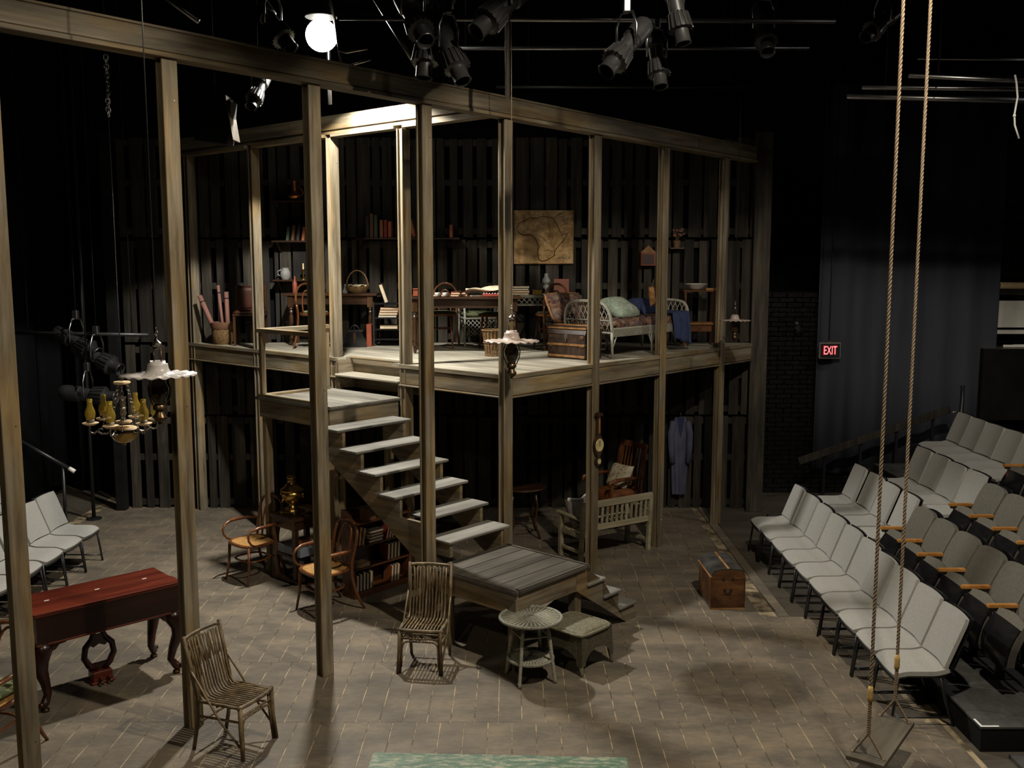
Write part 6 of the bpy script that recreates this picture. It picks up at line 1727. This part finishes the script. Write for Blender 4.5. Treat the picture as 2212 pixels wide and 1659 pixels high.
B().box(-0.11, 0.11, 0.0, 0.13, 0, 0.19, None, 0.004).obj('case', 'red', t)
B().prism([(-0.12, 0.185), (0.12, 0.185), (0.0, 0.29)], -0.02, 0.14, Matrix.Translation((0, 0.14, 0)) @ Matrix.Rotation(PI / 2, 4, 'X') @ Matrix.Translation((0, 0, 0.0))).obj('lit_peaked_top', 'slat', t)  # tan colour stands in for light falling on the cabinet top
B().box(-0.085, 0.085, -0.008, 0.0, 0.02, 0.165).obj('door', 'brown', t)
ds = thing('dried_flowers', 'dried reddish flowers in a pot on the pallet wall by the right posts', 'flowers', (2.38, WALL_Y - 0.12, 3.98))
B().lathe([(0.04, -0.1), (0.055, 0.0), (0.05, 0.0), (0.03, -0.09), (0, -0.09)], 12).obj('pot', 'basket', ds, True)
rf = random.Random(5)
for i in range(14):
    a, r_ = rf.uniform(0, 2 * PI), rf.uniform(0.03, 0.10)
    e_ = V((r_ * math.cos(a), -abs(r_ * math.sin(a)), rf.uniform(0.06, 0.17)))
    fl = B().tube([(0, 0, -0.02), e_ * 0.5 + V((0, 0, 0.02)), e_], 0.003, 4).obj('stem', 'book_brown', ds)
    B().ball(tuple(e_), 0.018, 7).obj('bloom', 'pink', fl, 'all')
B().box(-0.10, 0.10, -0.06, 0.122, -0.12, -0.10).obj('ledge', 'brown', ds)

# ------------------------------------------------------------------ left part of the deck
t = thing('writing_desk', 'dark writing table with turned legs at the left of the deck', 'desk', (-2.56, 14.15, DZ))
B().box(-0.66, 0.66, -0.27, 0.27, 0.70, 0.735, None, 0.006).obj('table_top', 'brown', t)
for sy in (-1, 1):
    B().box(-0.56, 0.56, sy * 0.21 - 0.012, sy * 0.21 + 0.012, 0.58, 0.70).obj('apron', 'brown', t)
for sx in (-1, 1):
    for sy in (-1, 1):
        turned_leg(sx * 0.56, sy * 0.205, 0.70, t)
hb = thing('handled_basket', 'wicker basket with tall handle and papers on the writing table', 'basket', (-2.19, 14.02, DZ + 0.736))
B().lathe([(0.10, 0), (0.15, 0.05), (0.165, 0.10), (0.155, 0.10), (0.135, 0.05), (0.09, 0.012), (0, 0.01)], 22, None, lambda a, r: (0, 0.005 * math.sin(16 * a))).obj('bowl', 'basket', hb, True)
B().tube(arc((0, 0, 0.08), 0.155, 0, PI, 14, 'xz', 0.24), 0.010, 6).obj('handle', 'basket', hb, 'all')
B().sheet(lambda u, v: (-0.12 + 0.24 * u, -0.08 + 0.16 * v, 0.105 + 0.02 * math.sin(9 * u + 5 * v)), 12, 6, 0.005).obj('papers', 'paper', hb, 'all')
for i in range(2):
    dc = thing('decanter', 'small clear glass decanter on the writing table, %s' % ('left' if i == 0 else 'right'), 'decanter', (-2.50 + 0.14 * i, 14.0, DZ + 0.736), 0, 'glass decanters on the writing table')
    B().lathe([(0.035, 0), (0.04, 0.03), (0.02, 0.06), (0.012, 0.09), (0.018, 0.10)], 14).obj('bottle', 'glass', dc, True)
    B().ball((0, 0, 0.115), 0.015, 8).obj('stopper', 'glass', dc, 'all')
bt = tag(B().lathe([(0.035, 0), (0.036, 0.14), (0.014, 0.18), (0.014, 0.24), (0, 0.24)], 14).obj('dark_bottle', 'red', None, True), 'dark reddish bottle at the left end of the writing table', 'bottle')
bt.location = (-3.08, 14.05, DZ + 0.736)
bg = thing('doctor_bag', 'black leather gladstone bag under the writing table', 'bag', (-2.19, 13.72, DZ), 0.1)
B().prism([(-0.17, 0), (0.17, 0), (0.15, 0.10), (0.10, 0.21), (-0.10, 0.21), (-0.15, 0.10)], -0.09, 0.09, Matrix.Rotation(PI / 2, 4, 'X')).obj('body', 'blackp', bg)
B().box(-0.115, 0.115, -0.02, 0.02, 0.205, 0.235, None, 0.006).obj('frame', 'blackm', bg)
B().tube(arc((0, 0, 0.23), 0.06, 0, PI, 10, 'xz', 0.07), 0.009, 6).obj('handle', 'blackm', bg, 'all')
B().box(-0.02, 0.02, -0.097, -0.09, 0.06, 0.20, None, 0.002).obj('strap', 'brown', bg)
for x in (-0.07, 0.07):
    B().ball((x, -0.022, 0.228), 0.009, 7).obj('catch', 'brass', bg, 'all')
t = thing('book_stand', 'small black open stand holding stacked books left of the long table', 'stand', (-1.70, 13.98, DZ))
for sx in (-1, 1):
    for sy in (-1, 1):
        B().box(sx * 0.24 - 0.012, sx * 0.24 + 0.012, sy * 0.14 - 0.012, sy * 0.14 + 0.012, 0, 0.62).obj('post', 'blackm', t)
for z in (0.10, 0.24, 0.40, 0.60):
    B().box(-0.25, 0.25, -0.15, 0.15, z - 0.018, z, None, 0.002).obj('shelf', 'blackw', t)
for i in range(4):
    book('book in the stack on the black open stand, %s from the bottom' % ORD[i], (-1.88 + 0.01 * i, 13.86, DZ + 0.401 + 0.036 * i), 0.04 * i, 0.17, 0.26, 0.034, ['book_blue', 'book_tan', 'book_red', 'book_rust'][i], 'flat', 0, 'books on the black stand', 'pages')
book('yellowish book lying on the lower shelf of the black open stand', (-1.86, 13.86, DZ + 0.241), 0, 0.17, 0.25, 0.045, 'book_tan', 'flat', 0, None, 'pages')
book('large brown book leaning open beside the black open stand', (-1.78, 13.84, DZ + 0.602), 0.2, 0.15, 0.26, 0.05, 'book_brown', 'stand', -0.32, None, 'pages')
rbk = tag(B().box(-0.035, 0.035, -0.1, 0.1, 0, 0.31, None, 0.004).obj('red_portfolio', 'red'), 'tall rust red portfolio standing between writing table and black stand', 'portfolio')
rbk.location = (-2.0, 13.86, DZ)
sb = thing('scroll_basket', 'straw basket with dark rim holding long paper rolls at the left end of the deck', 'basket', (-4.16, 14.18, DZ))
B().lathe([(0.12, 0), (0.15, 0.05), (0.16, 0.14), (0.155, 0.25), (0.145, 0.25), (0.14, 0.05), (0, 0.02)], 24, None, lambda a, r: (0, 0.004 * math.sin(14 * a))).obj('body', 'basket', sb, True)
B().lathe([(0.16, 0.22), (0.172, 0.24), (0.168, 0.31), (0.15, 0.32), (0.148, 0.25)], 24, None, None, True).obj('rim', 'book_brown', sb, True)
for i, (dx, dy, tx, ty, L2, r_) in enumerate(((-0.05, 0.0, -0.42, 0.05, 0.72, 0.034), (0.0, 0.05, -0.12, 0.14, 0.82, 0.022), (0.07, 0.02, -0.04, 0.1, 0.72, 0.032))):
    d_ = V((tx, ty, 1)).normalized()
    sc_ = thing('paper_roll', 'pinkish paper roll standing in the straw basket, %s from the left' % ORD[i], 'scroll', (-4.16 + dx, 14.18 + dy, DZ + 0.03), 0, 'paper rolls in the straw basket')
    B().tube([(0, 0, 0), d_ * L2], r_, 12).obj('roll', 'pink', sc_, 'all')
    B().tube([d_ * (L2 * 0.86), d_ * (L2 * 0.88)], r_ + 0.004, 12).obj('ribbon', 'blackm', sc_, 'all')
t = thing('leather_chair', 'dim dark red leather backed chair at the left end of the deck', 'chair', (-3.74, 14.1, DZ), face(0.15, -1))
for sx in (-1, 1):
    B().box(sx * 0.2 - 0.018, sx * 0.2 + 0.018, -0.2, -0.165, 0, 0.44, None, 0.003).obj('front_leg', 'brown_z', t)
    B().box(sx * 0.2 - 0.018, sx * 0.2 + 0.018, 0.17, 0.205, 0, 0.84, None, 0.003).obj('rear_leg', 'brown_z', t)
B().box(-0.225, 0.225, -0.21, 0.21, 0.42, 0.45, None, 0.004).obj('seat_frame', 'brown', t)
B().pillow(0.44, 0.42, 0.09, Matrix.Translation((0, 0, 0.465)), 10, 0.3).obj('seat', 'shaded_leather', t, 'all')
B().pillow(0.42, 0.36, 0.07, Matrix.Translation((0, 0.175, 0.66)) @ Matrix.Rotation(PI / 2, 4, 'X'), 10, 0.3).obj('backrest', 'shaded_leather', t, 'all')
